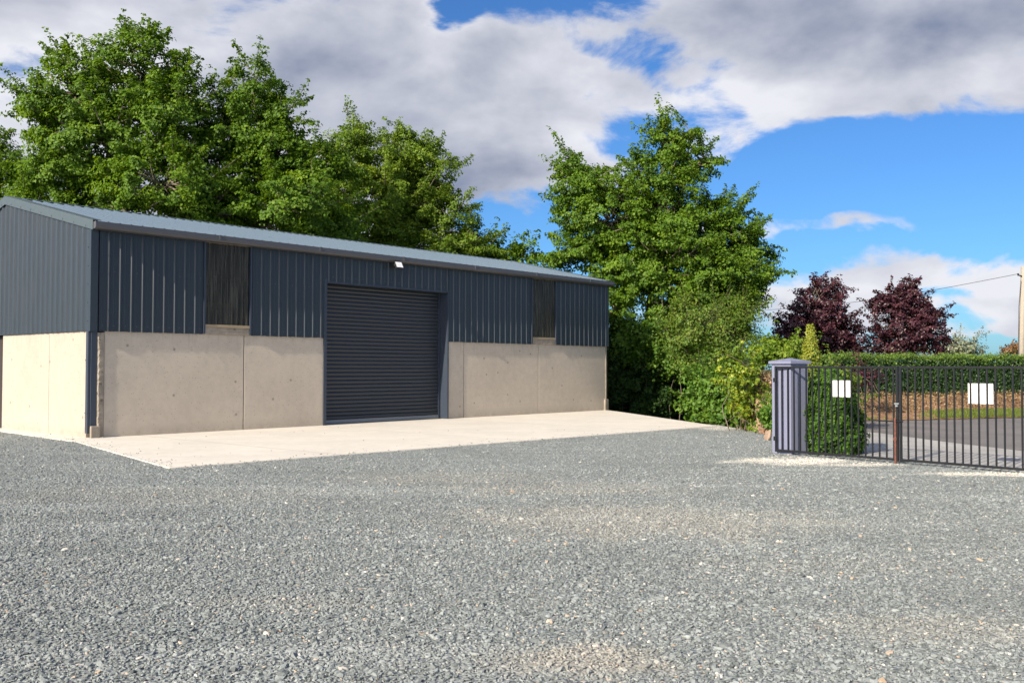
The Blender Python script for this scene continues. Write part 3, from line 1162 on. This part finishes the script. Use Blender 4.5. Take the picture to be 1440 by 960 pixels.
def tree(name, label, cat, base, lobes, m, leaf=.17, per=62, clump=.62, dens=1.0, trunk_r=.2, shoots=.5, group=None, stem='trunk',
         tone0=.45, flat=.40, up=.8, trunk_top=None, width=.8, branch_every=3, multi=1):
    """lobes: (centre, (rx, ry, rz)) in world metres"""
    base = np.asarray(base, float)
    root = empty(name, base)
    tag(root, label, cat, group)
    P, N, SZ, T = [], [], [], []
    paths = []
    lc = np.array([l[0] for l in lobes], float)
    ctr = lc.mean(0)
    tops = []
    for mi in range(1):
        b0 = base + (0 if multi == 1 else 1) * np.array([rng.uniform(-.4, .4), rng.uniform(-.4, .4), 0])
        top = np.array(trunk_top if trunk_top is not None else (ctr[0], ctr[1], ctr[2] + .3 * max(l[1][2] for l in lobes)), float)
        top = top + (0 if multi == 1 else 1) * rng.normal(size=3) * np.array([.9, .6, .3])
        tp = wiggle(b0, top, 9, .10 if trunk_r > .1 else .04)
        rd = trunk_r * np.linspace(1.15, .3, 9)
        rd[0] *= 1.25
        if multi == 1: paths.append((tp, rd))
        tops.append(tp)
    for c, r in lobes:
        c = np.asarray(c, float)
        r = np.asarray(r, float)
        tp = tops[rng.integers(len(tops))]
        hz = np.clip((c[2] - r[2] * .7 - tp[0][2]) / (tp[-1][2] - tp[0][2] + 1e-6), .15, .92)
        st = tp[int(round(hz * 8))]
        if multi > 1: st = np.array([c[0] + rng.uniform(-.15, .15), c[1] + rng.uniform(-.1, .3), min(base[2], c[2] - .1)])
        if len(lobes) > 1 or multi > 1:
            paths.append((wiggle(st, c, 6, .12), trunk_r * np.linspace(.5, .18, 6)))
        area = 4 * math.pi * ((((r[0] * r[1]) ** 1.6 + (r[0] * r[2]) ** 1.6 + (r[1] * r[2]) ** 1.6) / 3) ** (1 / 1.6))
        ncl = max(5, int(dens * area / (clump * clump * 1.55)))
        dirs = unit(rng.normal(size=(ncl, 3)))
        rad = rng.uniform(.30, 1.0, ncl) ** .55
        cl = c + dirs * r * rad[:, None]
        sizes = clump * rng.uniform(.6, 1.2, ncl)
        ns = int(ncl * shoots)
        sd_ = unit(rng.normal(size=(ns, 3)) + np.array([0, 0, .45]))
        for k in range(ns):
            p0 = c + sd_[k] * r * .92
            dv = unit((sd_[k] * np.array([1, 1, .8]) + np.array([0, 0, .25]) + rng.normal(size=3) * .25)[None])[0]
            ln = rng.uniform(.4, 1.4) * clump * 1.4
            for q, s in ((.2, .62), (.55, .52), (.9, .42), (1.2, .26)):
                cl = np.concatenate([cl, (p0 + dv * ln * q)[None]])
                sizes = np.append(sizes, clump * s)
                dirs = np.concatenate([dirs, sd_[k][None]])
            paths.append((wiggle(p0 - dv * .8, p0 + dv * ln, 4, .03), trunk_r * np.array([.08, .06, .04, .02]) + .004))
        for i in range(0, ncl, branch_every):
            paths.append((wiggle(c + (cl[i] - c) * .12, cl[i], 5, .10), trunk_r * np.linspace(.17, .035, 5) + .003))
        for i in range(len(cl)):
            s = sizes[i]
            n = max(6, int(per * (s / clump) ** 2 * rng.uniform(.7, 1.3)))
            e1 = dirs[i] * np.array([1, 1, .55]) + np.array([0, 0, .12]) + rng.normal(size=3) * .35
            e1 /= np.linalg.norm(e1)
            e2 = np.cross(e1, (0, 0, 1.0))
            e2 /= np.linalg.norm(e2) + 1e-6
            e3 = np.cross(e2, e1)
            g3 = unit(rng.normal(size=(n, 3))) * (rng.uniform(0, 1, (n, 1)) ** .45)
            a_, b_, c_ = g3[:, :1] * s * 1.25, g3[:, 1:2] * s * .8, g3[:, 2:] * s * flat
            off = e1 * a_ + e2 * b_ + e3 * c_
            off[:, 2] -= (.30 * (np.maximum(a_, 0) ** 2 + b_ ** 2) / s)[:, 0]
            P.append(cl[i] + off)
            N.append(g3[:, 2:] * e3 * .5 + e3 * up * .75 + dirs[i] * .8 + rng.normal(size=(n, 3)) * .36)
            SZ.append(leaf * rng.uniform(.6, 1.25, n))
            T.append(np.clip(tone0 + rng.normal() * .15 + rng.normal(size=n) * .16, 0, 1))
    leaf_mesh('crown' if stem == 'trunk' else 'foliage', np.concatenate(P), np.concatenate(N), np.concatenate(SZ), np.concatenate(T), m, root, width)
    for o in root.children: o.matrix_parent_inverse = Matrix.Translation(-Vector(base))
    V, Fc = tubes_np(paths, 6 if trunk_r > .1 else 4)
    o = from_np(stem, V, Fc, M_bark, root, smooth=True)
    o.matrix_parent_inverse = Matrix.Translation(-Vector(base))
    return root


def lob(px, py, rx, ry, Y, rd=None, dY=0, sh=.84):
    c = at(px, py, Y + dY)
    k = (Y + dY) / F
    rx, ry = rx * sh, ry * sh
    return ((c.x, c.y, c.z), (rx * k, (rd if rd else (rx + ry) / 2 * k), ry * k))


# trees behind the shed
Y1 = 36
tree('broadleaf_tree', 'tallest broad green tree with a ragged crown behind the left end of the shed', 'tree', (at(215, 520, Y1).x, Y1, -.1),
     [lob(195, 95, 75, 62, Y1), lob(110, 135, 78, 70, Y1), lob(60, 150, 30, 45, Y1, dY=-1), lob(150, 195, 120, 75, Y1, 2.2), lob(245, 170, 60, 80, Y1), lob(95, 245, 85, 45, Y1),
      lob(230, 262, 110, 48, Y1, 2.0, -1), lob(300, 300, 80, 40, Y1), lob(75, 285, 60, 30, Y1), lob(150, 288, 80, 32, Y1)],
     L_syc, leaf=.125, per=165, clump=.58, trunk_r=.26, dens=.84)
Y1b = 37.5
tree('broadleaf_tree', 'dense dark green tree behind the shed, between the tallest and the lighter tree', 'tree', (at(345, 520, Y1b).x, Y1b, -.1),
     [lob(355, 125, 50, 42, Y1b), lob(330, 190, 85, 65, Y1b), lob(395, 160, 32, 38, Y1b), lob(380, 225, 75, 55, Y1b), lob(310, 270, 85, 45, Y1b, 2.0), lob(420, 285, 75, 48, Y1b, 2.0, -1.5), lob(455, 235, 45, 40, Y1b), lob(350, 310, 90, 40, Y1b), lob(450, 320, 70, 36, Y1b), lob(420, 240, 60, 50, Y1b)],
     L_syc, leaf=.125, per=165, clump=.58, trunk_r=.24, tone0=.45, dens=.86)
Y0 = 40
tree('broadleaf_tree', 'low green tree at the far left edge behind the shed gable', 'tree', (at(0, 520, Y0).x, Y0, -.1),
     [lob(-8, 248, 60, 52, Y0), lob(-75, 245, 55, 60, Y0), lob(40, 262, 42, 30, Y0), lob(0, 205, 20, 20, Y0)],
     L_syc, leaf=.125, per=150, clump=.58, trunk_r=.2, tone0=.42)
Y2 = 45
tree('broadleaf_tree', 'rounded lighter green tree behind the middle of the shed', 'tree', (at(555, 520, Y2).x, Y2, -.1),
     [lob(500, 215, 55, 52, Y2), lob(545, 240, 60, 60, Y2), lob(605, 240, 52, 50, Y2), lob(625, 300, 52, 42, Y2), lob(560, 310, 70, 42, Y2), lob(480, 290, 60, 60, Y2), lob(655, 330, 36, 22, Y2), lob(520, 330, 90, 45, Y2), lob(610, 350, 70, 36, Y2), lob(555, 275, 70, 50, Y2, 2.5), lob(590, 205, 40, 28, Y2), lob(660, 345, 60, 22, Y2)],
     L_ash, leaf=.115, per=165, clump=.60, trunk_r=.22, tone0=.52, shoots=.2)
tree('broadleaf_tree', 'small green treetop peeking over the shed roof beside the big right tree', 'tree', (at(722, 520, 46).x, 46, -.1),
     [lob(700, 358, 40, 22, 46), lob(740, 352, 28, 18, 46), lob(670, 352, 30, 18, 46)],
     L_syc, leaf=.18, per=50, clump=.55, trunk_r=.1, tone0=.5)
Y3 = 42.5
tree('broadleaf_tree', 'big green tree with bare lower trunk past the right end of the shed', 'tree', (at(906, 520, Y3).x, Y3, -1.1),
     [lob(932, 202, 32, 40, Y3), lob(962, 190, 24, 22, Y3), lob(925, 255, 72, 45, Y3), lob(985, 225, 30, 30, Y3), lob(820, 265, 55, 45, Y3), lob(805, 228, 22, 22, Y3), lob(860, 310, 95, 62, Y3), lob(950, 320, 85, 60, Y3),
      lob(1015, 330, 52, 62, Y3), lob(1055, 345, 26, 48, Y3), lob(805, 355, 48, 30, Y3), lob(885, 385, 75, 38, Y3, 2.4), lob(1000, 395, 65, 42, Y3, 2.2), lob(1052, 415, 30, 32, Y3), lob(870, 440, 28, 45, Y3, 1.0, -2), lob(930, 425, 38, 30, Y3, 1.2, -1), lob(985, 425, 60, 40, Y3), lob(1040, 395, 45, 40, Y3), lob(930, 360, 110, 60, Y3, 2.6), lob(1010, 455, 60, 40, Y3), lob(880, 480, 40, 40, Y3), lob(960, 480, 60, 40, Y3), lob(1060, 380, 34, 40, Y3)],
     L_syc, leaf=.125, per=160, clump=.56, trunk_r=.24, tone0=.5, trunk_top=tuple(at(925, 270, Y3)), dens=.84)

# hedgerow between the shed and the gate
SH = [
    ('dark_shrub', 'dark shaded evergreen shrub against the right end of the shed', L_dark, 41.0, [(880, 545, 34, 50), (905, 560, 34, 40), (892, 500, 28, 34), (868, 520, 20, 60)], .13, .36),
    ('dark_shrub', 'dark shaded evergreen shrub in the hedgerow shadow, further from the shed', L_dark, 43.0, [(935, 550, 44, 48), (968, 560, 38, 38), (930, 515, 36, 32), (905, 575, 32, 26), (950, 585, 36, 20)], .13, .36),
    ('hawthorn', 'tall olive green hawthorn bush under the big right tree', L_haw, 36.0, [(985, 455, 46, 46), (1030, 470, 36, 40), (1000, 505, 48, 32), (955, 475, 30, 28), (1050, 440, 20, 24)], .10, .45),
    ('leafy_shrub', 'green leafy shrub below the trunk of the big right tree', L_mid, 40.2, [(905, 470, 36, 28), (945, 505, 36, 28), (880, 480, 22, 30)], .13, .4),
    ('leafy_shrub', 'mid green shrub at the tip of the concrete apron', L_mid, 31.0, [(985, 545, 24, 36), (1000, 565, 24, 28), (975, 570, 18, 24)], .12, .34),
    ('leafy_shrub', 'glossy green shrub low beside the yellow leaved bush', L_mid, 28.0, [(1022, 562, 28, 30), (1045, 545, 22, 30), (1030, 585, 28, 14), (1012, 535, 22, 28)], .12, .32),
    ('yellow_shrub', 'yellow leaved bush left of the gate pillar', L_yel, 24.9, [(1042, 516, 20, 18), (1031, 530, 18, 16), (1044, 545, 13, 16), (1038, 576, 13, 15), (1053, 530, 8, 12)], .10, .24),
    ('leafy_shrub', 'light green shrub rising behind the gate pillar', L_ash, 32.0, [(1095, 492, 34, 20), (1112, 503, 22, 14), (1078, 495, 20, 24)], .11, .36),
    ('leafy_shrub', 'small dark green shrub between the clay bank and the gate pillar', L_mid, 23.6, [(1076, 588, 9, 12), (1080, 572, 7, 10)], .09, .2),
    ('purple_shrub', 'small purple brown shrub in front of the left end of the road hedge', L_pur, 31.0, [(1222, 528, 18, 12), (1205, 522, 12, 9)], .10, .28),
    ('brownish_shrub', 'browned low hedge shrub right behind the gate pillar', L_haw, 25.5, [(1150, 530, 28, 20), (1180, 532, 26, 17), (1165, 560, 36, 22), (1135, 545, 18, 26)], .10, .32),
    ('pale_shrub', 'pale sage coloured bush far behind the road hedge', L_pale, 62.0, [(1350, 488, 30, 14), (1335, 494, 22, 12), (1372, 494, 16, 10)], .14, .5),
    ('rusty_shrub', 'rust brown bush far behind the road hedge near the utility pole', L_rust, 58.0, [(1424, 492, 14, 10), (1440, 488, 14, 12)], .14, .45),
]
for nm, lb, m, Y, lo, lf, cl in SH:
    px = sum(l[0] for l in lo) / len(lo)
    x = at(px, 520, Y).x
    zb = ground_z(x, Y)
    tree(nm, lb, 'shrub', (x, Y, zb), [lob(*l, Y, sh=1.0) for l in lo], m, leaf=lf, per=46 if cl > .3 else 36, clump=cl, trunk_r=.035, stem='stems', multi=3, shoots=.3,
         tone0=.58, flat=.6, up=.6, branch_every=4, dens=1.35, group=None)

# copper coloured trees
YP = 52
tree('purple_tree', 'dark purple leaved tree nearer the big green tree', 'tree', (at(1150, 520, YP).x, YP, -.1),
     [lob(1148, 425, 36, 30, YP, sh=.97), lob(1140, 462, 50, 34, YP, sh=.97), lob(1180, 468, 34, 30, YP, sh=.97), lob(1120, 485, 32, 26, YP, sh=.97), lob(1185, 492, 36, 18, YP, sh=.97), lob(1172, 408, 12, 14, YP, sh=.97)],
     L_pur, leaf=.14, per=85, clump=.46, trunk_r=.13, dens=1.15, shoots=.3, tone0=.62)
tree('purple_tree', 'dark purple leaved tree with a pointed top nearer the utility pole', 'tree', (at(1276, 520, YP).x, YP, -.1),
     [lob(1280, 405, 12, 18, YP, sh=.97), lob(1278, 425, 22, 22, YP, sh=.97), lob(1250, 428, 26, 24, YP, sh=.97), lob(1300, 440, 24, 24, YP, sh=.97), lob(1275, 458, 46, 28, YP, sh=.97), lob(1255, 480, 36, 22, YP, sh=.97), lob(1305, 478, 30, 20, YP, sh=.97), lob(1240, 420, 12, 14, YP, sh=.97)],
     L_pur, leaf=.14, per=80, clump=.44, trunk_r=.13, dens=1.0, shoots=.3, tone0=.62)

# little golden conifer
Yc = 30.0
cb = Vector((at(1140, 520, Yc).x, Yc, GZ))
conifer = tag(empty('golden_conifer', cb), 'narrow golden green conifer just behind the gate pillar', 'conifer')
n = 9000
h = 1.0 - rng.uniform(0, 1, n) ** .75
H = at(1140, 456, Yc).z - cb.z
a = rng.uniform(0, 6.283, n)
rr_ = (.06 + .27 * np.sin(np.clip((1 - h) * 2.2, 0, 1.57))) * np.sqrt(rng.uniform(.2, 1, n)) * (1 + .25 * np.sin(a * 5 + h * 30))
P = np.stack([rr_ * np.cos(a), rr_ * np.sin(a), h * H], 1)
Nn = np.stack([np.cos(a), np.sin(a), np.full(n, .3)], 1) + rng.normal(size=(n, 3)) * .4
leaf_mesh('foliage', P, Nn, rng.uniform(.06, .12, n), .68 + rng.normal(size=n) * .2, L_gold, conifer, .5, -.3)
V, Fc = tubes_np([(wiggle((0, 0, 0), (0, 0, H * .93), 6, .01), np.linspace(.05, .01, 6))])
from_np('trunk', V, Fc, M_bark, conifer, smooth=True)

# clipped conical bush behind the gate
bb = Vector((gnd(1172, 640, GZ).x + .18, gnd(1172, 640, GZ).y + .55, GZ))
bush = tag(empty('clipped_bush', bb), 'clipped dark green conical bush just behind the left gate leaf', 'bush')
n = 17000
h = rng.uniform(0, 1, n) ** .9
a = rng.uniform(0, 6.283, n)
lump = 1 + .09 * np.sin(a * 3 + h * 7) + .07 * np.sin(a * 7 - h * 19) + .05 * np.sin(a * 13 + h * 41)
prof_r = np.interp(h, [0, .12, .35, .6, .85, 1.0], [.55, .60, .56, .46, .32, .12])
rr_ = prof_r * lump * (rng.uniform(.55, 1, n) ** .35)
P = np.stack([rr_ * np.cos(a) - h * .06, rr_ * np.sin(a), .02 + h * 1.58], 1)
Nn = np.stack([np.cos(a), np.sin(a), .35 + .6 * h], 1) + rng.normal(size=(n, 3)) * .5
leaf_mesh('foliage', P, Nn, rng.uniform(.035, .075, n), .30 + .14 * np.sin(a * 5 + h * 23) + rng.normal(size=n) * .2, L_mid, bush, .7)
V, Fc = tubes_np([(wiggle((0, 0, 0), (random.uniform(-.2, .2), random.uniform(-.2, .2), 1.2), 6, .02), np.linspace(.035, .008, 6)) for _ in range(7)])
from_np('stems', V, Fc, M_bark, bush, smooth=True)

# the clipped road hedge
hroot = tag(empty('road_hedge', (hl[2][0], hl[2][1] + .5, .5)), 'long clipped green hedge on the bank across the road', 'hedge')
inv = Matrix.Translation(-hroot.location)
hs = resample(hl, 400)
HB, HW = .52, 1.2


def hedge_pts(n, region):
    i = rng.uniform(0, 398, n)
    i0 = i.astype(int)
    f = (i - i0)[:, None]
    A = np.array(hs)
    q = A[i0] * (1 - f) + A[i0 + 1] * f
    tdir = unit(A[i0 + 1] - A[i0])
    nrm = np.stack([-tdir[:, 1], tdir[:, 0]], 1)      # away from the road
    top = 2.06 + .04 * np.sin(i * .21) + .03 * np.sin(i * .67)
    if region == 'front':
        d = rng.uniform(-.02, .28, n) + .05 * np.sin(i * .5)
        z = HB - .1 + (top - HB) * rng.uniform(0, 1, n)
        N = np.concatenate([-nrm, np.full((n, 1), .35)], 1)
    else:
        d = rng.uniform(0, HW, n)
        z = top - rng.uniform(0, .16, n) * 1 + rng.exponential(.04, n)
        N = np.concatenate([-nrm * .35, np.full((n, 1), 1.0)], 1)
    P = np.concatenate([q + nrm * d[:, None], z[:, None]], 1)
    return P, N + rng.normal(size=(n, 3)) * .5, i


P, N, i = hedge_pts(70000, 'front')
o = leaf_mesh('foliage', P, N, rng.uniform(.05, .10, len(P)), .45 + .12 * np.sin(i * .8) + rng.normal(size=len(P)) * .2, L_hedge, hroot, .7)
o.matrix_parent_inverse = inv
P, N, i = hedge_pts(42000, 'top')
P2, N2, i2 = hedge_pts(26000, 'front')
keep = P2[:, 2] > 1.62 + rng.uniform(0, .3, len(P2))
P = np.concatenate([P, P2[keep]]); N = np.concatenate([N, N2[keep]])
o = leaf_mesh('new_growth', P, N, rng.uniform(.05, .10, len(P)), .55 + rng.normal(size=len(P)) * .22, L_new, hroot, .6, -.1)
o.matrix_parent_inverse = inv
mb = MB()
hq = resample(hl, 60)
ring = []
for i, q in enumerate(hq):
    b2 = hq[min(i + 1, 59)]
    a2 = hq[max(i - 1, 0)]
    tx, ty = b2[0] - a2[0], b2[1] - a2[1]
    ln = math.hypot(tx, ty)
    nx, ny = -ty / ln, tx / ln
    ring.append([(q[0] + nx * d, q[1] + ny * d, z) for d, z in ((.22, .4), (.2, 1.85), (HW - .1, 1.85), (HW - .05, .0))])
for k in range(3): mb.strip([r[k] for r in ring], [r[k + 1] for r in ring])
o = mb.build('dark_core', mat('shaded hedge core', (.03, .032, .016), .95)[0], hroot)  # closed dark shell added inside the leaves; the hedge's inner shade is its colour
o.matrix_parent_inverse = inv

# dry cuttings on the bank, grass on the verge
n = 16000
i = rng.integers(0, 159, n)
f = rng.uniform(0, 1, n)
k = rng.uniform(.42, 1.0, n)
A, B = np.array(vr), np.array(hr)
q = A[i] * (1 - k[:, None]) + B[i] * k[:, None]
q = q + (A[i + 1] - A[i]) * f[:, None]
z = GZ + .16 + .5 * np.clip((k - .47) / .47, 0, 1) ** .8 + rng.uniform(0, .12, n)
P = np.concatenate([q, z[:, None]], 1)
tag(leaf_mesh('dry_cuttings', P, rng.normal(size=(n, 3)) + np.array([0, -.3, .8]), rng.uniform(.05, .13, n), .35 + rng.normal(size=n) * .3, L_dry, None, .35, .0),
    'dry brown cuttings strewn over the bank under the hedge', 'dry cuttings', kind='stuff')
n = 60000
i = rng.integers(0, 159, n)
k = rng.uniform(.0, .50, n)
patchy = np.interp(i, [0, 12, 22, 26, 160], [.7, .3, .12, .95, 1.0])
keep = ((A[i][:, 0] > 13.7 + .4 * np.sin(i * 1.3)) | (rng.uniform(0, 1, n) < .1)) & (k < .5 * patchy) & (k > .02 * np.sin(i * .7) + .02)
i, k = i[keep], k[keep]
n = len(i)
q = A[i] * (1 - k[:, None]) + B[i] * k[:, None] + (A[i + 1] - A[i]) * rng.uniform(0, 1, (n, 1))
P = np.concatenate([q, (GZ + .02 + .12 * np.clip(k * 3, 0, 1))[:, None]], 1)
up_ = rng.normal(size=(n, 3)) * .4
gT = unit(np.stack([rng.normal(size=n) * .35, rng.normal(size=n) * .35, np.ones(n)], 1))
Ln = rng.uniform(.06, .16, n)[:, None]
sd2 = unit(np.stack([rng.normal(size=n), rng.normal(size=n), np.zeros(n)], 1)) * .010
V = np.stack([P - sd2, P + sd2, P + gT * Ln], 1).reshape(-1, 3)
tag(from_np('grass', V, np.arange(len(V)).reshape(-1, 3), L_grass, tone=np.repeat(np.clip(.5 + rng.normal(size=n) * .2, 0, 1), 3)),
    'strip of green grass along the far road edge', 'grass', kind='stuff')

# clay bank with dry grass left of the pillar
cx, cy = at(1072, 560, 25.2).x, 25.4
V, Fq = [], []
NU, NV = 40, 26
for j in range(NV + 1):
    for i in range(NU):
        a = 2 * math.pi * i / NU
        h = j / NV
        r = (.50 - .34 * h ** 1.2) * (1 + .20 * math.sin(a * 3 + 1 + h * 2) + .14 * math.sin(a * 7 + h * 9)) + random.uniform(-.05, .05)
        if j == NV: r = .02
        V.append((r * math.cos(a) * .85 + .05 * h, r * math.sin(a) * 1.5, -.15 + 1.62 * h + random.uniform(-.03, .03)))
for j in range(NV):
    for i in range(NU): Fq.append((j * NU + i, j * NU + (i + 1) % NU, (j + 1) * NU + (i + 1) % NU, (j + 1) * NU + i))
M_clay, t, b = mat('orange clay', (.45, .26, .16), .95, spec=.1)
n_ = t.noise(t.pos(), 4, 6, .7)
c = t.mix(t.ramp(n_, .35, .65), (.22, .125, .075), (.46, .31, .215))
t.l.new(c, b.inputs['Base Color'])
t.l.new(t.bump(n_, 1, .1), b.inputs['Normal'])
cl = empty('clay_mound', (cx, cy, GZ))
tag(cl, 'steep mound of orange clay with dry grass left of the gate pillar', 'earth mound')
from_np('clay', V, Fq, M_clay, cl, smooth=False)
n = 2600
a = rng.uniform(0, 6.283, n)
h = rng.uniform(.55, 1.0, n)
r = (.48 - .32 * h ** 1.2)
P = np.stack([r * np.cos(a) * .85, r * np.sin(a) * 1.5, -.15 + 1.62 * h], 1)
leaf_mesh('dry_grass', P, rng.normal(size=(n, 3)), rng.uniform(.1, .24, n), .55 + rng.normal(size=n) * .25, L_dry, cl, .14, .0)
n = 6500
a = rng.uniform(2.2, 6.2, n)
h = rng.uniform(.1, .8, n)
r = (.54 - .33 * h ** 1.2)
keep = np.sin(a * 5 + h * 11) + .4 * np.sin(a * 13 - h * 17) > .0
P = np.stack([r * np.cos(a) * .85, r * np.sin(a) * 1.5, -.15 + 1.62 * h], 1)[keep]
n = len(P)
leaf_mesh('creeper_leaves', P, np.stack([np.cos(a[keep]), np.sin(a[keep]), np.full(n, .5)], 1) + rng.normal(size=(n, 3)) * .4, rng.uniform(.05, .12, n), .5 + rng.normal(size=n) * .2, L_yel, cl, .8)

# rock at the pillar's foot
bm_ = bmesh.new()
bmesh.ops.create_icosphere(bm_, subdivisions=3, radius=1)
for v in bm_.verts:
    k = 1 + .18 * math.sin(v.co.x * 3 + 1) * math.cos(v.co.y * 4) + random.uniform(-.05, .05)
    v.co = Vector((v.co.x * .06 * k, v.co.y * .10 * k, v.co.z * .14 * k + .09))
me = bpy.data.meshes.new('rock')
bm_.to_mesh(me)
rk = link('rock', me, concrete('brown stone', (.30, .22, .16), .25, False))
rk.location = gnd(1079, 618, GZ)
rk.rotation_euler = (0.1, .25, .4)
tag(rk, 'small brown rock standing at the foot of the gate pillar', 'rock')

# ------------------------------------------------------------------ gate
GL, GM, GR = gnd(1092, 637, GZ), gnd(1278, 649, GZ), gnd(1440, 665, GZ)
gdir = (GR - GL)
gdir.z = 0
gdir.normalize()
GA = math.atan2(gdir.y, gdir.x)
GP = .132
LW = (GM - GL).length
GH = at(1200, 514.2, 17.5).z - GZ


def leaf(origin, width, label, mirror):
    root = empty('metal_gate', origin, GA)
    tag(root, label, 'gate', 'pair of metal entrance gates')
    s = .0115
    o = .05
    MB().box(0, width, -.02, .02, GH - .036, GH, .004).build('top_rail', M_gate, root)
    MB().box(0, width, -.02, .02, o, o + .04, .004).build('bottom_rail', M_gate, root)
    MB().box(-.018, .018, -.022, .022, o - .01, GH + .004, .004).build('stile', M_gate, root)
    MB().box(width - .018, width + .018, -.0225, .0225, o - .01, GH + .004, .004).build('stile', M_gate, root)
    first = None
    k = GP
    while k < width - .06:
        if first is None:
            first = MB().box(-s, s, -s, s, o + .04, GH - .036).build('bar', M_gate, root)
            first.location = (k, 0, 0)
        else:
            c = first.copy()
            COL.objects.link(c)
            c.parent = root
            c.location = (k, 0, 0)
        k += GP
    if not mirror:
        for z_ in (.25, GH - .3): MB().box(-.035, .03, -.045, -.023, z_, z_ + .08, .004).build('hinge', M_gate, root)
        MB().tube([(width - .45, -.035, .72), (width + .12, -.035, .72)], .011).box(width - .05, width - .0, -.05, -.02, .69, .75).build('slide_bolt', M_gate, root)
        b_ = MB().box(width - .035, width - .002, -.052, -.024, .0, .78, .004).box(width - .05, width + .01, -.056, -.052, .40, .44).build('drop_bolt', M_rust, root)
        b_['label'] = 'rusty red drop bolt'
        MB().tube([(width - .02, -.06, 1.02), (width + .06, -.06, 1.02)], .014).box(width - .0, width + .04, -.07, -.045, .97, 1.0).build('padlock', M_rail, root)
    return root


leaf(GL, LW - .03, 'left dark steel bar gate leaf, hinged on the lavender grey pillar', False)
leaf(GL + gdir * (LW + .03), LW + .4, 'right dark steel bar gate leaf, running out of the picture', True)


def plate(pxl, pyt, pxr, pyb, label):
    # behind the bars of the gate
    def on_gate(px, py):
        x, y, z = pix_dir(px, py)
        nx, ny = -gdir.y, gdir.x
        o_ = GL + Vector((nx, ny, 0)) * .022
        s = (o_.x * nx + o_.y * ny) / (x * nx + y * ny)
        return Vector((x * s, y * s, CAMH + z * s))
    a, c = on_gate(pxl, pyb), on_gate(pxr, pyt)
    wv = (Vector((c.x, c.y, 0)) - Vector((a.x, a.y, 0))).length
    hv = on_gate((pxl + pxr) / 2, pyt).z - on_gate((pxl + pxr) / 2, pyb).z
    o = MB().box(0, wv, 0, .006, 0, hv, .002).box(wv * .2, wv * .24, -.012, 0, hv * .9, hv * .96).build('sign_plate', M_white)
    o.location = (a.x, a.y, on_gate((pxl + pxr) / 2, pyb).z)
    o.rotation_euler = (0, 0, GA)
    tag(o, label, 'sign', 'blank white plates on the gates')


plate(1169, 534, 1195.5, 557, 'blank white plate on the left gate leaf in front of the conical bush')
plate(1361.5, 538, 1396.5, 566.5, 'blank white plate on the right gate leaf in front of the road')

# pillar: square post turned with the gate, stepped cap
pw = .47
pc = GL + gdir * (.34 - pw / 2 + .0) + Vector((-gdir.y, gdir.x, 0)) * (pw / 2 + .06)
pil = tag(empty('gate_pillar', (pc.x, pc.y, GZ), GA - R(8)), 'lavender grey square gate pillar with a low pointed cap', 'pillar')
PH = at(1109, 511, 18.4).z - GZ
h2 = pw / 2
mb = MB().box(-h2, h2, -h2, h2, -.1, PH, .008)
mb.build('shaft', M_pillar, pil)
h3 = h2 + .045
mb = MB().box(-h3, h3, -h3, h3, PH + .001, PH + .055, .006)
tp = .06
q = [mb.b.verts.new(p) for p in ((-h3 + .01, -h3 + .01, PH + .056), (h3 - .01, -h3 + .01, PH + .056), (h3 - .01, h3 - .01, PH + .056), (-h3 + .01, h3 - .01, PH + .056))]
ap = mb.b.verts.new((0, 0, PH + .056 + tp))
for k in range(4): mb.b.faces.new((q[k], q[(k + 1) % 4], ap))
mb.build('cap', M_pillar, pil)

# ------------------------------------------------------------------ utility pole and its wire
YU = 52
pb, pt_ = at(1434.5, 522, YU), at(1439, 374, YU)
pb.z = -.3
pole = tag(empty('utility_pole', (pb.x, pb.y, -.1)), 'weathered wooden utility pole behind the road hedge at the right edge', 'utility pole')
d = pt_ - Vector((pb.x, pb.y, -.1))
MB().tube([(0, 0, -.3), d * .5, d], [.17, .15, .125], 12).build('post', M_pole, pole, smooth=True)
MB().tube([d * .93 + Vector((-.14, -.1, 0)), d * .93 + Vector((-.34, -.1, .05))], .035).tube([d * .93 + Vector((-.32, -.1, .02)), d * .93 + Vector((-.32, -.1, .14))], .05).build('insulator', M_gate, pole)
MB().tube([d * .9 + Vector((-.2, -.15, 0)), d * .7 + Vector((-.28, -.15, 0)), d * .45 + Vector((-.26, -.15, 0)), d * .1 + Vector((-.22, -.15, 0))], .018, 5).build('cable', M_wire, pole)
w0 = at(1431, 384, YU)
w1 = at(1050, 437, 66)
wp = []
for i in range(25):
    k = i / 24
    p_ = w0.lerp(w1, k)
    p_.z -= .35 * math.sin(math.pi * k)
    wp.append(p_)
tag(MB().tube(wp, .015, 5).build('overhead_wire', M_wire), 'thin overhead wire running left from the utility pole behind the purple trees', 'wire')
